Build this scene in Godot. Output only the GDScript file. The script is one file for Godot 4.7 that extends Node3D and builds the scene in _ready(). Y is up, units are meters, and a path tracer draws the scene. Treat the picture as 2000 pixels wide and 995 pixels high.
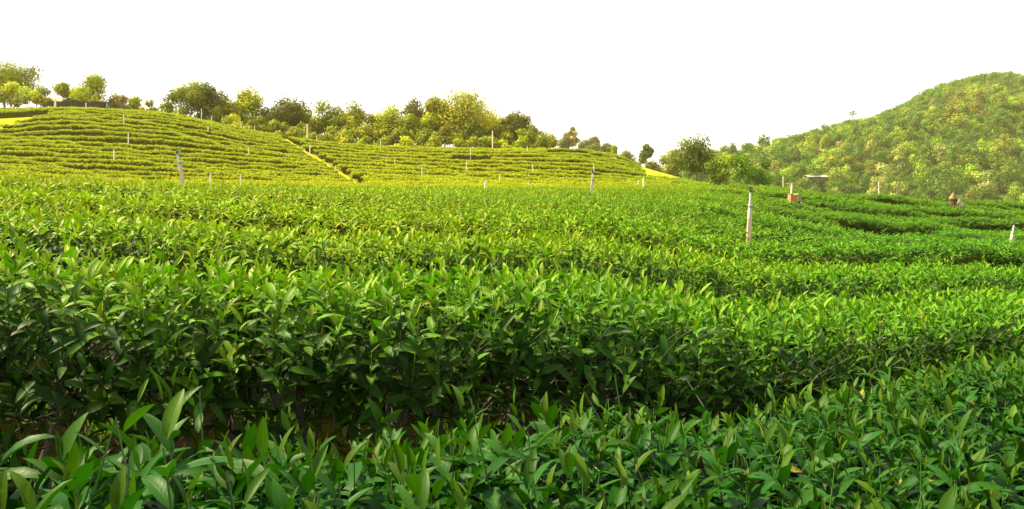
extends Node3D
# Tea plantation: clipped tea hedges rolling away to a terraced slope, a line of trees on its crest,
# a wooded hill to the right. Camera at the origin (x, z), looking along -z. Units are metres.

const F := 1570.0        # focal length in pixels of the 2000 px wide photograph
const EYE := 1.45        # camera height
const HZ := 340.0        # picture row of the horizon

var rng := RandomNumberGenerator.new()
var bumps := FastNoiseLite.new()
var taken := {}
var M := {}

# ------------------------------------------------------------------ terrain tables
# height of the tea tops below the eye, for compass columns (picture x) and distances
var cols := [-600.0, 0.0, 110.0, 300.0, 500.0, 700.0, 900.0, 1100.0, 1200.0, 1270.0, 1330.0, 1500.0, 1750.0, 2000.0, 2600.0]
var deps := [0.8, 1.5, 3.0, 6.0, 10.0, 16.0, 25.0, 40.0, 54.0, 62.0, 70.0, 78.0, 87.0, 100.0, 130.0, 200.0, 400.0, 2500.0]
# entries: below 40 m metres of drop; from 54 m on the picture row of the tea tops (0 = metres follow in brackets)
var tops := [
	[.38, .34, .26, .16, .08, .35, .60, .70, 335, 306, 280, 258, 232, 208, 220, 260, 320, 345],
	[.38, .36, .285, .19, .08, .35, .60, .70, 338, 313, 287, 262, 235, 213, 226, 262, 320, 345],
	[.39, .38, .32, .21, .09, .33, .58, .70, 346, 320, 290, 258, 226, 211, 226, 262, 320, 345],
	[.40, .40, .35, .25, .14, .26, .45, .65, 355, 330, 300, 268, 236, 219, 236, 270, 320, 345],
	[.42, .43, .38, .30, .22, .26, .40, .62, 356, 339, 317, 293, 272, 257, 272, 295, 325, 345],
	[.45, .47, .41, .36, .31, .33, .43, .66, 359, 347, 331, 312, 296, 283, 295, 310, 328, 345],
	[.48, .49, .43, .39, .36, .38, .46, .70, 362, 353, 338, 321, 304, 290, 301, 315, 330, 345],
	[.50, .52, .46, .43, .42, .44, .51, .70, 363, 357, 345, 328, 308, 291, 303, 318, 330, 345],
	[.52, .54, .50, .48, .47, .50, .56, .68, 362, 359, 350, 336, 318, 301, 312, 322, 330, 345],
	[.53, .56, .55, .54, .54, .57, .61, .66, 361, 359, 354, 346, 336, 326, 330, 334, 336, 345],
	[.54, .58, .59, .59, .60, .62, .65, .62, 360, 357, 355, 351, 348, 345, 350, 360, 350, 345],
	[.56, .62, .70, .75, .84, .93, .95, .66, 372, 392, 400, 405, 410, 415, 425, 430, 400, 345],
	[.60, .68, .76, .85, .98, 1.22, 1.42, 1.42, 380, 405, 415, 420, 425, 430, 435, 435, 400, 345],
	[.62, .72, .82, .93, 1.10, 1.45, 1.78, 2.00, 395, 425, 432, 436, 440, 440, 440, 435, 400, 345],
	[.66, .80, .95, 1.15, 1.45, 1.9, 2.3, 2.7, 410, 438, 440, 440, 440, 440, 440, 435, 400, 345]]
const GX := 161
const GD := 181
var grid := PackedFloat32Array()     # baked drop of the tea tops
var low := PackedFloat32Array()      # baked lowest picture row in front of each cell: what is hidden

func hermite(x: float, xs: Array, ys: Array) -> float:
	var n := xs.size()
	if x <= xs[0]: return ys[0]
	if x >= xs[n - 1]: return ys[n - 1]
	var i := 0
	while x > xs[i + 1]: i += 1
	var h: float = xs[i + 1] - xs[i]
	var d: float = (ys[i + 1] - ys[i]) / h
	var a: float = d
	var b: float = d
	if i > 0:
		var e: float = (ys[i] - ys[i - 1]) / (xs[i] - xs[i - 1])
		a = 0.0 if e * d <= 0.0 else 2.0 * e * d / (e + d)
	if i < n - 2:
		var e2: float = (ys[i + 2] - ys[i + 1]) / (xs[i + 2] - xs[i + 1])
		b = 0.0 if e2 * d <= 0.0 else 2.0 * e2 * d / (e2 + d)
	var t: float = (x - xs[i]) / h
	var t2 := t * t
	var t3 := t2 * t
	return (2 * t3 - 3 * t2 + 1) * ys[i] + (t3 - 2 * t2 + t) * h * a + (-2 * t3 + 3 * t2) * ys[i + 1] + (t3 - t2) * h * b

func bake() -> void:
	grid.resize(GX * GD)
	low.resize(GX * GD)
	var ld := []
	for d in deps: ld.append(log(d))
	var lines := []
	for c in tops:
		var hs := []
		for j in deps.size():
			var v: float = c[j]
			hs.append(v if deps[j] < 50.0 else (v - HZ) / F * deps[j])
		lines.append(hs)
	for j in GD:
		var l: float = ld[0] + (ld[ld.size() - 1] - ld[0]) * j / (GD - 1.0)
		var across := []
		for c in lines: across.append(hermite(l, ld, c))
		for i in GX:
			grid[j * GX + i] = hermite(-600.0 + 20.0 * i, cols, across)
	for i in GX:
		var least := 1e9
		for j in GD:
			var l2: float = ld[0] + (ld[ld.size() - 1] - ld[0]) * j / (GD - 1.0)
			low[j * GX + i] = least
			least = minf(least, HZ + F * grid[j * GX + i] / exp(l2))

func look_up(of: PackedFloat32Array, px: float, d: float) -> float:
	var u := clampf((px + 600.0) / 20.0, 0.0, GX - 1.001)
	var v := clampf(log(maxf(d, 0.8) / 0.8) / log(2500.0 / 0.8) * (GD - 1), 0.0, GD - 1.001)
	var i := int(u)
	var j := int(v)
	u -= i
	v -= j
	var k := j * GX + i
	return lerpf(lerpf(of[k], of[k + 1], u), lerpf(of[k + GX], of[k + GX + 1], u), v)

func column(x: float, d: float) -> float: return 1000.0 + F * x / maxf(d, 0.8)

func top(x: float, d: float) -> float:          # world height of the tea tops
	var b := bumps.get_noise_2d(x * 1.0, d * 1.0) * (0.05 if d < 40 else 0.16)
	return EYE - look_up(grid, column(x, d), d) + b * clampf((d - 1.0) / 4.0, 0.0, 1.0)

func hedge_height(d: float) -> float: return lerpf(0.86, 0.78, smoothstep(18.0, 55.0, d))

func ground(x: float, d: float) -> float:
	return EYE - look_up(grid, column(x, d), d) - hedge_height(d) * (1.0 - smoothstep(110.0, 130.0, d))

func hidden(x: float, y: float, d: float, spare := 0.5) -> bool:   # far behind a rise: nobody sees it, even from a step aside
	return HZ + F * (EYE - y - spare) / d > look_up(low, column(x, d), d * 0.985)

func at(px: float, py: float, d: float) -> Vector3: return Vector3((px - 1000.0) / F * d, EYE - (py - HZ) / F * d, -d)
func stand(px: float, d: float) -> Vector3:
	var x := (px - 1000.0) / F * d
	return Vector3(x, ground(x, d), -d)

# ------------------------------------------------------------------ naming
func numbered(called: String) -> String:
	taken[called] = taken.get(called, 0) + 1
	return called if taken[called] == 1 else "%s_%03d" % [called, taken[called] - 1]

func tag(o: Node, label: String, category: String, group := "", kind := "") -> Node:
	if label: o.set_meta("label", label)
	if category: o.set_meta("category", category)
	if group: o.set_meta("group", group)
	if kind: o.set_meta("kind", kind)
	return o

func thing(called: String, label: String, category: String, where := Vector3.ZERO, group := "") -> Node3D:
	var o := Node3D.new()
	o.name = numbered(called)
	o.position = where
	add_child(o)
	tag(o, label, category, group)
	return o

func obj(called: String, mesh: Mesh, m: Material, parent: Node = null) -> MeshInstance3D:
	var o := MeshInstance3D.new()
	o.mesh = mesh
	o.material_override = m
	if parent:
		var n := 0
		var nm := called
		while parent.has_node(nm):
			n += 1
			nm = "%s_%03d" % [called, n]
		o.name = nm
		parent.add_child(o)
	else:
		o.name = numbered(called)
		add_child(o)
	return o

func many(called: String, mesh: Mesh, m: Material, where: Array, tint: Array, parent: Node = null) -> MultiMeshInstance3D:
	var mm := MultiMesh.new()
	mm.transform_format = MultiMesh.TRANSFORM_3D
	mm.use_colors = true
	mm.mesh = mesh
	mm.instance_count = where.size()
	for i in where.size():
		mm.set_instance_transform(i, where[i])
		mm.set_instance_color(i, tint[i])
	var o := MultiMeshInstance3D.new()
	o.multimesh = mm
	o.material_override = m
	o.name = called if parent else numbered(called)
	(parent if parent else self).add_child(o, true)
	tag(o, "", "", "", "stuff")
	return o

# ------------------------------------------------------------------ mesh building
class Buf:
	var v := PackedVector3Array()
	var n := PackedVector3Array()
	var c := PackedColorArray()
	var uv := PackedVector2Array()
	var i := PackedInt32Array()
	func mesh() -> ArrayMesh:
		var a := []
		a.resize(Mesh.ARRAY_MAX)
		a[Mesh.ARRAY_VERTEX] = v
		a[Mesh.ARRAY_NORMAL] = n
		a[Mesh.ARRAY_COLOR] = c
		a[Mesh.ARRAY_TEX_UV] = uv
		a[Mesh.ARRAY_INDEX] = i
		var m := ArrayMesh.new()
		m.add_surface_from_arrays(Mesh.PRIMITIVE_TRIANGLES, a)
		return m
	func add(p: Vector3, nn: Vector3, cc: Color, u: Vector2) -> void:
		v.append(p)
		n.append(nn)
		c.append(cc)
		uv.append(u)
	func tri(a: int, b: int, d: int) -> void:
		i.append(a)
		i.append(b)
		i.append(d)

# a leaf: folded along its midrib, arched towards its tip. b base, f where it points, up its upper side
func leaf(o: Buf, b: Vector3, f: Vector3, up: Vector3, length: float, width: float, curl: float, fold: float, tint: Color, steps := 5) -> void:
	var s := f.cross(up)
	if s.length_squared() < 1e-5: s = f.cross(Vector3(1, 0, 0.3))
	s = s.normalized()
	var n := s.cross(f).normalized()
	var at0 := o.v.size()
	var p := b
	var cf := cos(fold)
	var sf := sin(fold)
	for k in steps + 1:
		var t := float(k) / steps
		var w := width * 0.5 * pow(sin(PI * pow(t, 0.82)), 0.8) * (1.0 if k < steps else 0.0) + (0.0008 if k == 0 else 0.0)
		var ang := -curl * (t * 0.9 - 0.25)
		var fn := f.rotated(s, ang)
		var nn := n.rotated(s, ang)
		if w < 0.0004:
			o.add(p, nn, tint, Vector2(0.5, t))
			o.add(p, nn, tint, Vector2(0.5, t))
			o.add(p, nn, tint, Vector2(0.5, t))
		else:
			o.add(p - s * w * cf + nn * w * sf, (nn * cf + s * sf).normalized(), tint, Vector2(0, t))
			o.add(p, nn, tint, Vector2(0.5, t))
			o.add(p + s * w * cf + nn * w * sf, (nn * cf - s * sf).normalized(), tint, Vector2(1, t))
		p += fn * (length / steps)
	for k in steps:
		var a := at0 + 3 * k
		for h in 2:
			o.tri(a + h, a + h + 3, a + h + 1)
			o.tri(a + h + 1, a + h + 3, a + h + 4)

func tube(o: Buf, pts: Array, radii: Array, tint: Color, sides := 5) -> void:
	var at0 := o.v.size()
	var n := pts.size()
	var len := 0.0
	for k in n:
		var dir: Vector3 = (pts[mini(k + 1, n - 1)] - pts[maxi(k - 1, 0)]).normalized()
		var a := dir.cross(Vector3(0.31, 0.12, 0.94)).normalized()
		var b := dir.cross(a)
		if k: len += (pts[k] - pts[k - 1]).length()
		for j in sides + 1:
			var q := TAU * j / sides
			var out := a * cos(q) + b * sin(q)
			o.add(pts[k] + out * radii[k], out, tint, Vector2(float(j) / sides, len * 3.0))
	for k in n - 1:
		for j in sides:
			var a0 := at0 + k * (sides + 1) + j
			o.tri(a0, a0 + sides + 1, a0 + 1)
			o.tri(a0 + 1, a0 + sides + 1, a0 + sides + 2)

func box(o: Buf, mid: Vector3, size: Vector3, tint := Color.WHITE, basis := Basis(), taper := 1.0, bevel := 0.0) -> void:
	var h := size * 0.5
	for ax in 3:
		for sg in [-1.0, 1.0]:
			var n := Vector3.ZERO
			n[ax] = sg
			var u := Vector3.ZERO
			u[(ax + 1) % 3] = 1.0
			var w := Vector3.ZERO
			w[(ax + 2) % 3] = 1.0
			var at0 := o.v.size()
			for q in [[-1, -1], [1, -1], [1, 1], [-1, 1]]:
				var p: Vector3 = (n * h[ax]) + u * q[0] * (h[(ax + 1) % 3] - bevel) + w * q[1] * (h[(ax + 2) % 3] - bevel)
				if p.y > 0:
					p.x *= taper
					p.z *= taper
				o.add(mid + basis * p, basis * n, tint, Vector2(q[0] * 0.5 + 0.5, q[1] * 0.5 + 0.5))
			if sg > 0:
				o.tri(at0, at0 + 2, at0 + 1)
				o.tri(at0, at0 + 3, at0 + 2)
			else:
				o.tri(at0, at0 + 1, at0 + 2)
				o.tri(at0, at0 + 2, at0 + 3)

func rnd(a: float, b: float) -> float: return rng.randf_range(a, b)
func around() -> Vector3:
	var z := rnd(-1, 1)
	var q := rnd(0, TAU)
	var r := sqrt(1 - z * z)
	return Vector3(r * cos(q), z, r * sin(q))

# ------------------------------------------------------------------ materials
func plain(col: Color, rough := 0.8, tinted := true) -> StandardMaterial3D:
	var m := StandardMaterial3D.new()
	m.albedo_color = col.linear_to_srgb()
	m.roughness = rough
	m.vertex_color_use_as_albedo = tinted
	m.cull_mode = BaseMaterial3D.CULL_DISABLED
	return m

func noisy(col_a: Color, col_b: Color, freq: float, rough: float, scale: float, seed_: int, relief := 0.0) -> StandardMaterial3D:
	var m := plain(Color.WHITE, rough)
	var nz := FastNoiseLite.new()
	nz.seed = seed_
	nz.frequency = freq
	nz.fractal_octaves = 5
	var im := Image.create_empty(256, 256, false, Image.FORMAT_RGB8)
	var src := nz.get_seamless_image(256, 256)
	for y in 256:
		for x in 256:
			im.set_pixel(x, y, col_a.lerp(col_b, src.get_pixel(x, y).r).linear_to_srgb())
	m.albedo_texture = ImageTexture.create_from_image(im)
	m.uv1_triplanar = true
	m.uv1_world_triplanar = true
	m.uv1_scale = Vector3.ONE * scale
	if relief > 0:
		m.heightmap_enabled = true
		m.heightmap_texture = ImageTexture.create_from_image(src)
		m.heightmap_scale = relief
	return m

func leaf_material() -> StandardMaterial3D:
	var m := plain(Color.WHITE, 0.42)
	var w := 96
	var h := 192
	var im := Image.create_empty(w, h, false, Image.FORMAT_RGB8)
	var hm := Image.create_empty(w, h, false, Image.FORMAT_RGB8)
	var nz := FastNoiseLite.new()
	nz.frequency = 0.05
	nz.seed = 5
	for y in h:
		for x in w:
			var u := absf((x + 0.5) / w * 2.0 - 1.0)
			var t := (y + 0.5) / h
			var rib := exp(-pow(u / 0.045, 2.0))
			var side := t * 9.0 - u * 1.5
			var vein := exp(-pow((side - round(side)) / 0.09, 2.0)) * (1.0 - rib) * smoothstep(1.0, 0.5, u)
			var k := 0.80 + 0.10 * nz.get_noise_2d(x * 2.0, y * 2.0) + 0.2 * rib + 0.05 * vein
			var edge := smoothstep(0.9, 1.0, u) * 0.08
			im.set_pixel(x, y, Color(clampf(k + 0.14 * rib + edge, 0, 1), clampf(k + 0.08 * rib + edge, 0, 1), clampf(k - 0.03 * rib, 0, 1)).linear_to_srgb())
			var hgt := 0.55 - 0.45 * rib - 0.25 * vein + 0.12 * nz.get_noise_2d(x * 3.0, y * 3.0 + 80.0)
			hm.set_pixel(x, y, Color(hgt, hgt, hgt))
	m.albedo_texture = ImageTexture.create_from_image(im)
	hm.bump_map_to_normal_map(3.0)
	m.normal_enabled = true
	m.normal_texture = ImageTexture.create_from_image(hm)
	m.normal_scale = 0.5
	m.metallic_specular = 0.16
	m.backlight_enabled = true
	m.backlight = Color(0.62, 0.78, 0.25)
	return m

func foliage_material(rough := 0.6, spec := 0.2) -> StandardMaterial3D:
	var m := plain(Color.WHITE, rough)
	m.metallic_specular = spec
	m.roughness = 0.6
	m.backlight_enabled = true
	m.backlight = Color(0.66, 0.78, 0.25)
	return m

# ------------------------------------------------------------------ tea colours (linear base colours): warm light leak painted in as yellow to the upper left, deeper green right
func tea_tint(x: float, d: float) -> Color:
	var px := clampf(column(x, d), -100.0, 2100.0)
	var near_ := Color(0.018, 0.070, 0.008)  # mature leaves, darkened further to carry the vignette in their colour
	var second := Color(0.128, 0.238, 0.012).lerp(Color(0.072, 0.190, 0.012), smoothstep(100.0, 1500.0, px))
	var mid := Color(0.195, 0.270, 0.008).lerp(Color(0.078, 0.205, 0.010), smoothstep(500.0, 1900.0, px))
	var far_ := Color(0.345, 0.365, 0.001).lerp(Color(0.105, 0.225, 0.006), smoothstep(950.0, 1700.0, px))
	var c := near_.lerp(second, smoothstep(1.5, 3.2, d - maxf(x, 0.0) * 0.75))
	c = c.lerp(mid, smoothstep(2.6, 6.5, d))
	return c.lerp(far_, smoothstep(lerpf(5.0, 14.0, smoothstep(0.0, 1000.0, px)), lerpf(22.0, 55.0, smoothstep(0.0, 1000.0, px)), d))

# a shoot: upright stem with leaves in a spiral, smaller and paler towards the bud. Calls back leaf by leaf.
func shoot(list: Array, b: Vector3, axis: Vector3, h: float, n: int, size: float, tint: Color, fresh: float) -> void:
	var q := rnd(0, TAU)
	var side := axis.cross(Vector3(0.2, 0.1, 0.97)).normalized()
	var bend := around() * 0.25
	for k in n:
		var t := float(k) / (n - 1)
		var p := b + axis * h * (0.12 + 0.88 * t) + bend * h * t * t
		q += 2.4 + rnd(-0.35, 0.35)
		var out := side.rotated(axis, q)
		var pitch := lerpf(1.38, 0.28, pow(t, 1.6)) + rnd(-0.2, 0.25)
		var f := (axis * cos(pitch) + out * sin(pitch)).normalized()
		var l := size * lerpf(1.0, 0.55, pow(t, 2.2)) * rnd(0.75, 1.2)
		if k == n - 1: l *= 0.75
		var up := axis if pitch > 0.5 else -out
		var young := fresh * smoothstep(0.55, 1.0, t)
		var c := tint.lerp(Color(tint.r * 2.2 + 0.05, tint.g * 1.45 + 0.04, tint.b * 1.1), young)
		if rng.randf() < 0.004: c = Color(0.15, 0.14, 0.025)
		var g := rnd(0.72, 1.18)
		var warm := rnd(0.86, 1.2)
		list.append([p, f, (up + around() * 0.3).normalized(), l, l * rnd(0.27, 0.38) * (0.7 if k == n - 1 else 1.0), rnd(0.45, 1.5) * (1.0 - 0.5 * t), rnd(0.18, 0.55) + 0.3 * young, Color(c.r * g * warm, c.g * g, c.b * g)])

func leaf_of(o: Buf, a: Array, steps := 5) -> void:
	leaf(o, a[0], a[1], a[2], a[3], a[4], a[5], a[6], a[7], steps)

# ------------------------------------------------------------------ hedges
class Row:
	var d0 := 0.0
	var sl := 0.0
	var sr := 0.0
	var half := 0.58
	func z(x: float) -> float:
		var xr := 11.0 * (1.0 - exp(-maxf(x, 0.0) / 11.0)) if x > 0 else x
		var soft := log(1.0 + exp(clampf(xr * 2.5, -30, 30))) / 2.5
		return d0 + sl * xr + (sr - sl) * (soft - 0.277)
	func tangent(x: float) -> Vector2:
		return Vector2(0.1, z(x + 0.05) - z(x - 0.05)).normalized()

# profile of a hedge: height of its surface under the tops at q = -1 (front edge) .. 1 (back edge)
func shoulder(q: float) -> float: return -0.16 * pow(absf(q), 5.0)

func bush(parent: Node3D, origin: Vector3, x: float, d: float, ax: Vector2, half: float, seed_q: float) -> void:
	# a tea bush's woody frame: a stump with branches that fork up into the leaves; each branch one mesh
	var g := ground(x, d)
	var t := top(x, d)
	var base := Vector3(x, g - 0.03, -d)
	var nb := 5 + rng.randi() % 3
	for k in nb:
		var o := Buf.new()
		var q := TAU * (k + rnd(-0.3, 0.3)) / nb + seed_q
		var lean := rnd(0.25, 0.62)
		var dir := Vector3(cos(q) * ax.x - sin(q) * ax.y * 0.7, 0, -(cos(q) * ax.y + sin(q) * ax.x * 0.7)) 
		var tip := base + dir * lean * 0.9 + Vector3(0, (t - g) * rnd(0.62, 0.78), 0)
		var m1 := base.lerp(tip, 0.4) + dir * 0.10 + around() * 0.05
		var m2 := base.lerp(tip, 0.7) + around() * 0.06
		var r := rnd(0.009, 0.019)
		var grey := rnd(0.7, 1.25)
		var tint := Color(0.20 * grey, 0.18 * grey, 0.145 * grey)
		tube(o, [base + dir * 0.05, m1, m2, tip], [r * 1.5, r, r * 0.7, r * 0.35], tint, 6)
		for e in 5:
			var from := m1.lerp(m2, rnd(0, 1)) if e < 3 else m2.lerp(tip, rnd(0, 0.8))
			var to := from + dir * rnd(0.0, 0.22) + Vector3(rnd(-.2, .2), rnd(0.02, 0.28), rnd(-.2, .2))
			to.y = minf(to.y, t - 0.16)
			var mid := from.lerp(to, 0.5) + around() * 0.035
			tube(o, [from, mid, to], [r * 0.42, r * 0.28, r * 0.13], tint * rnd(0.7, 1.1), 4)
			for e2 in 2:
				var fr := mid.lerp(to, rnd(0, 1))
				tube(o, [fr, fr + around() * 0.05 + Vector3(0, .02, 0), fr + around() * 0.09], [r * 0.16, r * 0.13, r * 0.07], tint * 0.8, 3)
		for i in o.v.size(): o.v[i] -= origin
		obj("branch", o.mesh(), M.bark, parent)

func near_hedge(row: Row, x0: float, x1: float, density: float, label: String, size: float, single: int, detail: int, face_density: float) -> void:
	var xm := (x0 + x1) * 0.5
	var origin := Vector3(xm, ground(xm, row.z(xm)), -row.z(xm))
	var root := thing("tea_hedge", label, "tea hedge", origin, "tea hedges of the rolling field")
	var list := []
	var stems := Buf.new()
	var run := 0.0
	var x := x0
	while x < x1:
		var tg := row.tangent(x)
		run += 0.02
		x += 0.02 * tg.x
		# the number of shoots in this slice of 2 cm
		var want := density * 0.02 * row.half * 2.0
		var cnt := int(want) + (1 if rng.randf() < want - int(want) else 0)
		for k in cnt:
			var q := rnd(-1, 1)
			var px := x - tg.y * q * row.half
			var pd := row.z(x) + tg.x * q * row.half
			if pd < 0.68: continue
			if pd < 0.95 and absf(column(px, pd) - 1000) > 1500: continue
			var y := top(px, pd) + shoulder(q) - 0.10 + rnd(-0.03, 0.02) - 0.03 * q + (0.045 if row.half > 0.6 and pd < 4.0 else 0.0)
			var tall := rnd(0.07, 0.125) * size
			if rng.randf() < (0.11 if row.half > 0.6 else 0.05): tall += rnd(0.03, 0.11)
			var ax := Vector3(rnd(-.28, .28) - tg.y * q * 0.2, 1.0, rnd(-.28, .28) - tg.x * q * 0.2).normalized()
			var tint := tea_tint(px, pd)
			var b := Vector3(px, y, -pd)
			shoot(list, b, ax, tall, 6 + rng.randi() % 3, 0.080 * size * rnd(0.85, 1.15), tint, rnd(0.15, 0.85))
			if pd < 6.0:
				tube(stems, [b - ax * 0.05, b + ax * tall * 0.98], [0.0022, 0.0013], Color(tint.r * 1.5, tint.g * 1.2, tint.b), 3)
		# older dark leaves just below the plucking table, with shade painted into their tint
		for k in cnt:
			var q2 := rnd(-1, 1)
			var px2 := x - tg.y * q2 * row.half
			var pd2 := row.z(x) + tg.x * q2 * row.half
			if pd2 < 0.5: continue
			var y2 := top(px2, pd2) + shoulder(q2) - rnd(0.12, 0.24)
			var f := around()
			f.y = f.y * 0.4
			var c := tea_tint(px2, pd2)
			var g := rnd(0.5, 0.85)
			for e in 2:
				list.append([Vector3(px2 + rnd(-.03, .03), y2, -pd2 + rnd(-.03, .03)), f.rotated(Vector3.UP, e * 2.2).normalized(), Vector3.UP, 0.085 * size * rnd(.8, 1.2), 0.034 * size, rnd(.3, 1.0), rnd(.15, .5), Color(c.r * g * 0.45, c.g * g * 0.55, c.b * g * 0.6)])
		# leaves inside the bush, the shade there put into their tint
		for k in 5:
			var q4 := rnd(-0.8, 0.8)
			var px4 := x - tg.y * q4 * row.half
			var pd4 := row.z(x) + tg.x * q4 * row.half
			if pd4 < 0.5: continue
			var y4 := top(px4, pd4) - rnd(0.16, 0.52)
			var f4 := around()
			f4.y *= 0.5
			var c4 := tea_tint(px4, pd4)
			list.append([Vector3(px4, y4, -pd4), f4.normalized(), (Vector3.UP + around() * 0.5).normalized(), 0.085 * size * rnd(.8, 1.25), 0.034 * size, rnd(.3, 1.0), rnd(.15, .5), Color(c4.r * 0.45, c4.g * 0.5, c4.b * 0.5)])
		# the two faces: leafy above, thinning out into bare branches below
		want = face_density * 0.02
		for side in [-1.0, 1.0]:
			var n2 := int(want) + (1 if rng.randf() < want - int(want) else 0)
			if side > 0: n2 = 1 if rng.randf() < 0.35 * want else 0
			for k in n2:
				var down := pow(rng.randf(), 1.15) * 0.72
				var q3: float = side * (1.0 - rnd(-0.06, 0.3) - 0.2 * down)
				var px3 := x - tg.y * q3 * row.half
				var pd3 := row.z(x) + tg.x * q3 * row.half
				if pd3 < 0.6: continue
				if down > 0.2 and bumps.get_noise_2d(px3 * 9.0, down * 22.0 + pd3) < -0.22 + down * 0.34: continue
				var y3 := top(px3, pd3) - 0.12 - down
				var outw := Vector3(-tg.y * side, 0, -tg.x * side)
				var ax3 := (outw * rnd(0.35, 0.9) + Vector3(rnd(-.4, .4), rnd(0.35, 1.0), rnd(-.3, .3))).normalized()
				var tint3 := tea_tint(px3, pd3).lerp(Color(0.045, 0.135, 0.014), 0.75) * rnd(0.22, 0.62)  # leaf colour darkened to imitate shade on the hedge sides
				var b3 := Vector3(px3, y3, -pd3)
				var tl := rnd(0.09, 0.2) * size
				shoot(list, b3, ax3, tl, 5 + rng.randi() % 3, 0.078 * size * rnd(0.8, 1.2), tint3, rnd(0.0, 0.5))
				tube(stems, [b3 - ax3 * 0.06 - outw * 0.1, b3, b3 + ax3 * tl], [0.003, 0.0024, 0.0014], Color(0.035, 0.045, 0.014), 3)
	# pick the leaves that show largest: each its own part
	var ranked := []
	for i in list.size():
		var p: Vector3 = list[i][0]
		var d := -p.z
		if d < 0.5: continue
		var sx := 1000.0 + F * p.x / d
		var sy := HZ + F * (EYE - p.y) / d
		if sx < 10 or sx > 1990 or sy > 985: continue
		var cover := maxf(0.0, top(p.x, d) - p.y) if absf(d - row.z(p.x)) < row.half * 0.8 else 0.03
		ranked.append([list[i][3] / pow(d, 0.8) * (1.0 - 2.5 * cover), i])
	ranked.sort_custom(func(a, b): return a[0] > b[0])
	var alone := {}
	for i in mini(single, ranked.size()): alone[ranked[i][1]] = true
	var rest := Buf.new()
	for i in list.size():
		var a: Array = list[i]
		if alone.has(i):
			var o := Buf.new()
			var p0: Vector3 = a[0]
			leaf(o, Vector3.ZERO, a[1], a[2], a[3], a[4], a[5], a[6], a[7], 7)
			var l := MeshInstance3D.new()
			l.mesh = o.mesh()
			l.material_override = M.leaf
			l.position = p0 - origin
			l.name = "leaf" if alone[i] is bool and not root.has_node("leaf") else "leaf_%03d" % root.get_child_count()
			root.add_child(l)
		else:
			leaf(rest, a[0] - origin, a[1], a[2], a[3], a[4], a[5], a[6], a[7], detail)
	tag(obj("foliage", rest.mesh(), M.leaf, root), "", "", "", "stuff")
	for i in stems.v.size(): stems.v[i] -= origin
	tag(obj("green_stems", stems.mesh(), M.stem, root), "", "", "", "stuff")
	print(label, ": ", list.size(), " leaves, ", rest.i.size() / 3, " triangles")
	# woody frames of its bushes
	x = x0 + 0.3
	while x < x1:
		var tg2 := row.tangent(x)
		var d := row.z(x)
		if d > 1.2 and d < 8.0: bush(root, origin, x, d, tg2, row.half, rnd(0, TAU))
		x += rnd(0.42, 0.6) * tg2.x

var shoot_kinds := []
var tuft_kinds := []
func make_kinds() -> void:
	for k in 5:
		var list := []
		shoot(list, Vector3(0, -0.09, 0), Vector3(rnd(-.15, .15), 1, rnd(-.15, .15)).normalized(), 0.10, 7, 0.078, Color(0.8, 0.8, 0.8), 0.0)
		for e in 2: list.append([Vector3(rnd(-.03, .03), -0.09, rnd(-.03, .03)), Vector3(rnd(-1, 1), 0.1, rnd(-1, 1)).normalized(), Vector3.UP, 0.085, 0.034, 0.6, 0.3, Color(0.3, 0.34, 0.3)])
		var o := Buf.new()
		for i in list.size():
			var a: Array = list[i]
			var young := clampf((i - 4.0) / 3.0, 0.0, 1.0) if i < 7 else 0.0
			a[7] = Color(a[7].r * (1.0 + 0.5 * young), a[7].g * (1.0 + 0.25 * young), a[7].b)
			leaf_of(o, a, 3)
		shoot_kinds.append(o.mesh())
	for k in 4:
		var o := Buf.new()
		for i in 15:
			var f := Vector3(rnd(-1, 1), rnd(0.15, 1.3), rnd(-1, 1)).normalized()
			var g := rnd(0.62, 1.15)
			leaf(o, Vector3(rnd(-.1, .1), rnd(-.14, .0), rnd(-.1, .1)), f, Vector3.UP + f * -0.3, rnd(0.11, 0.2), rnd(0.05, 0.085), rnd(.3, 1.1), 0.3, Color(g, g * 0.98, g), 2)
		tuft_kinds.append(o.mesh())

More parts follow.
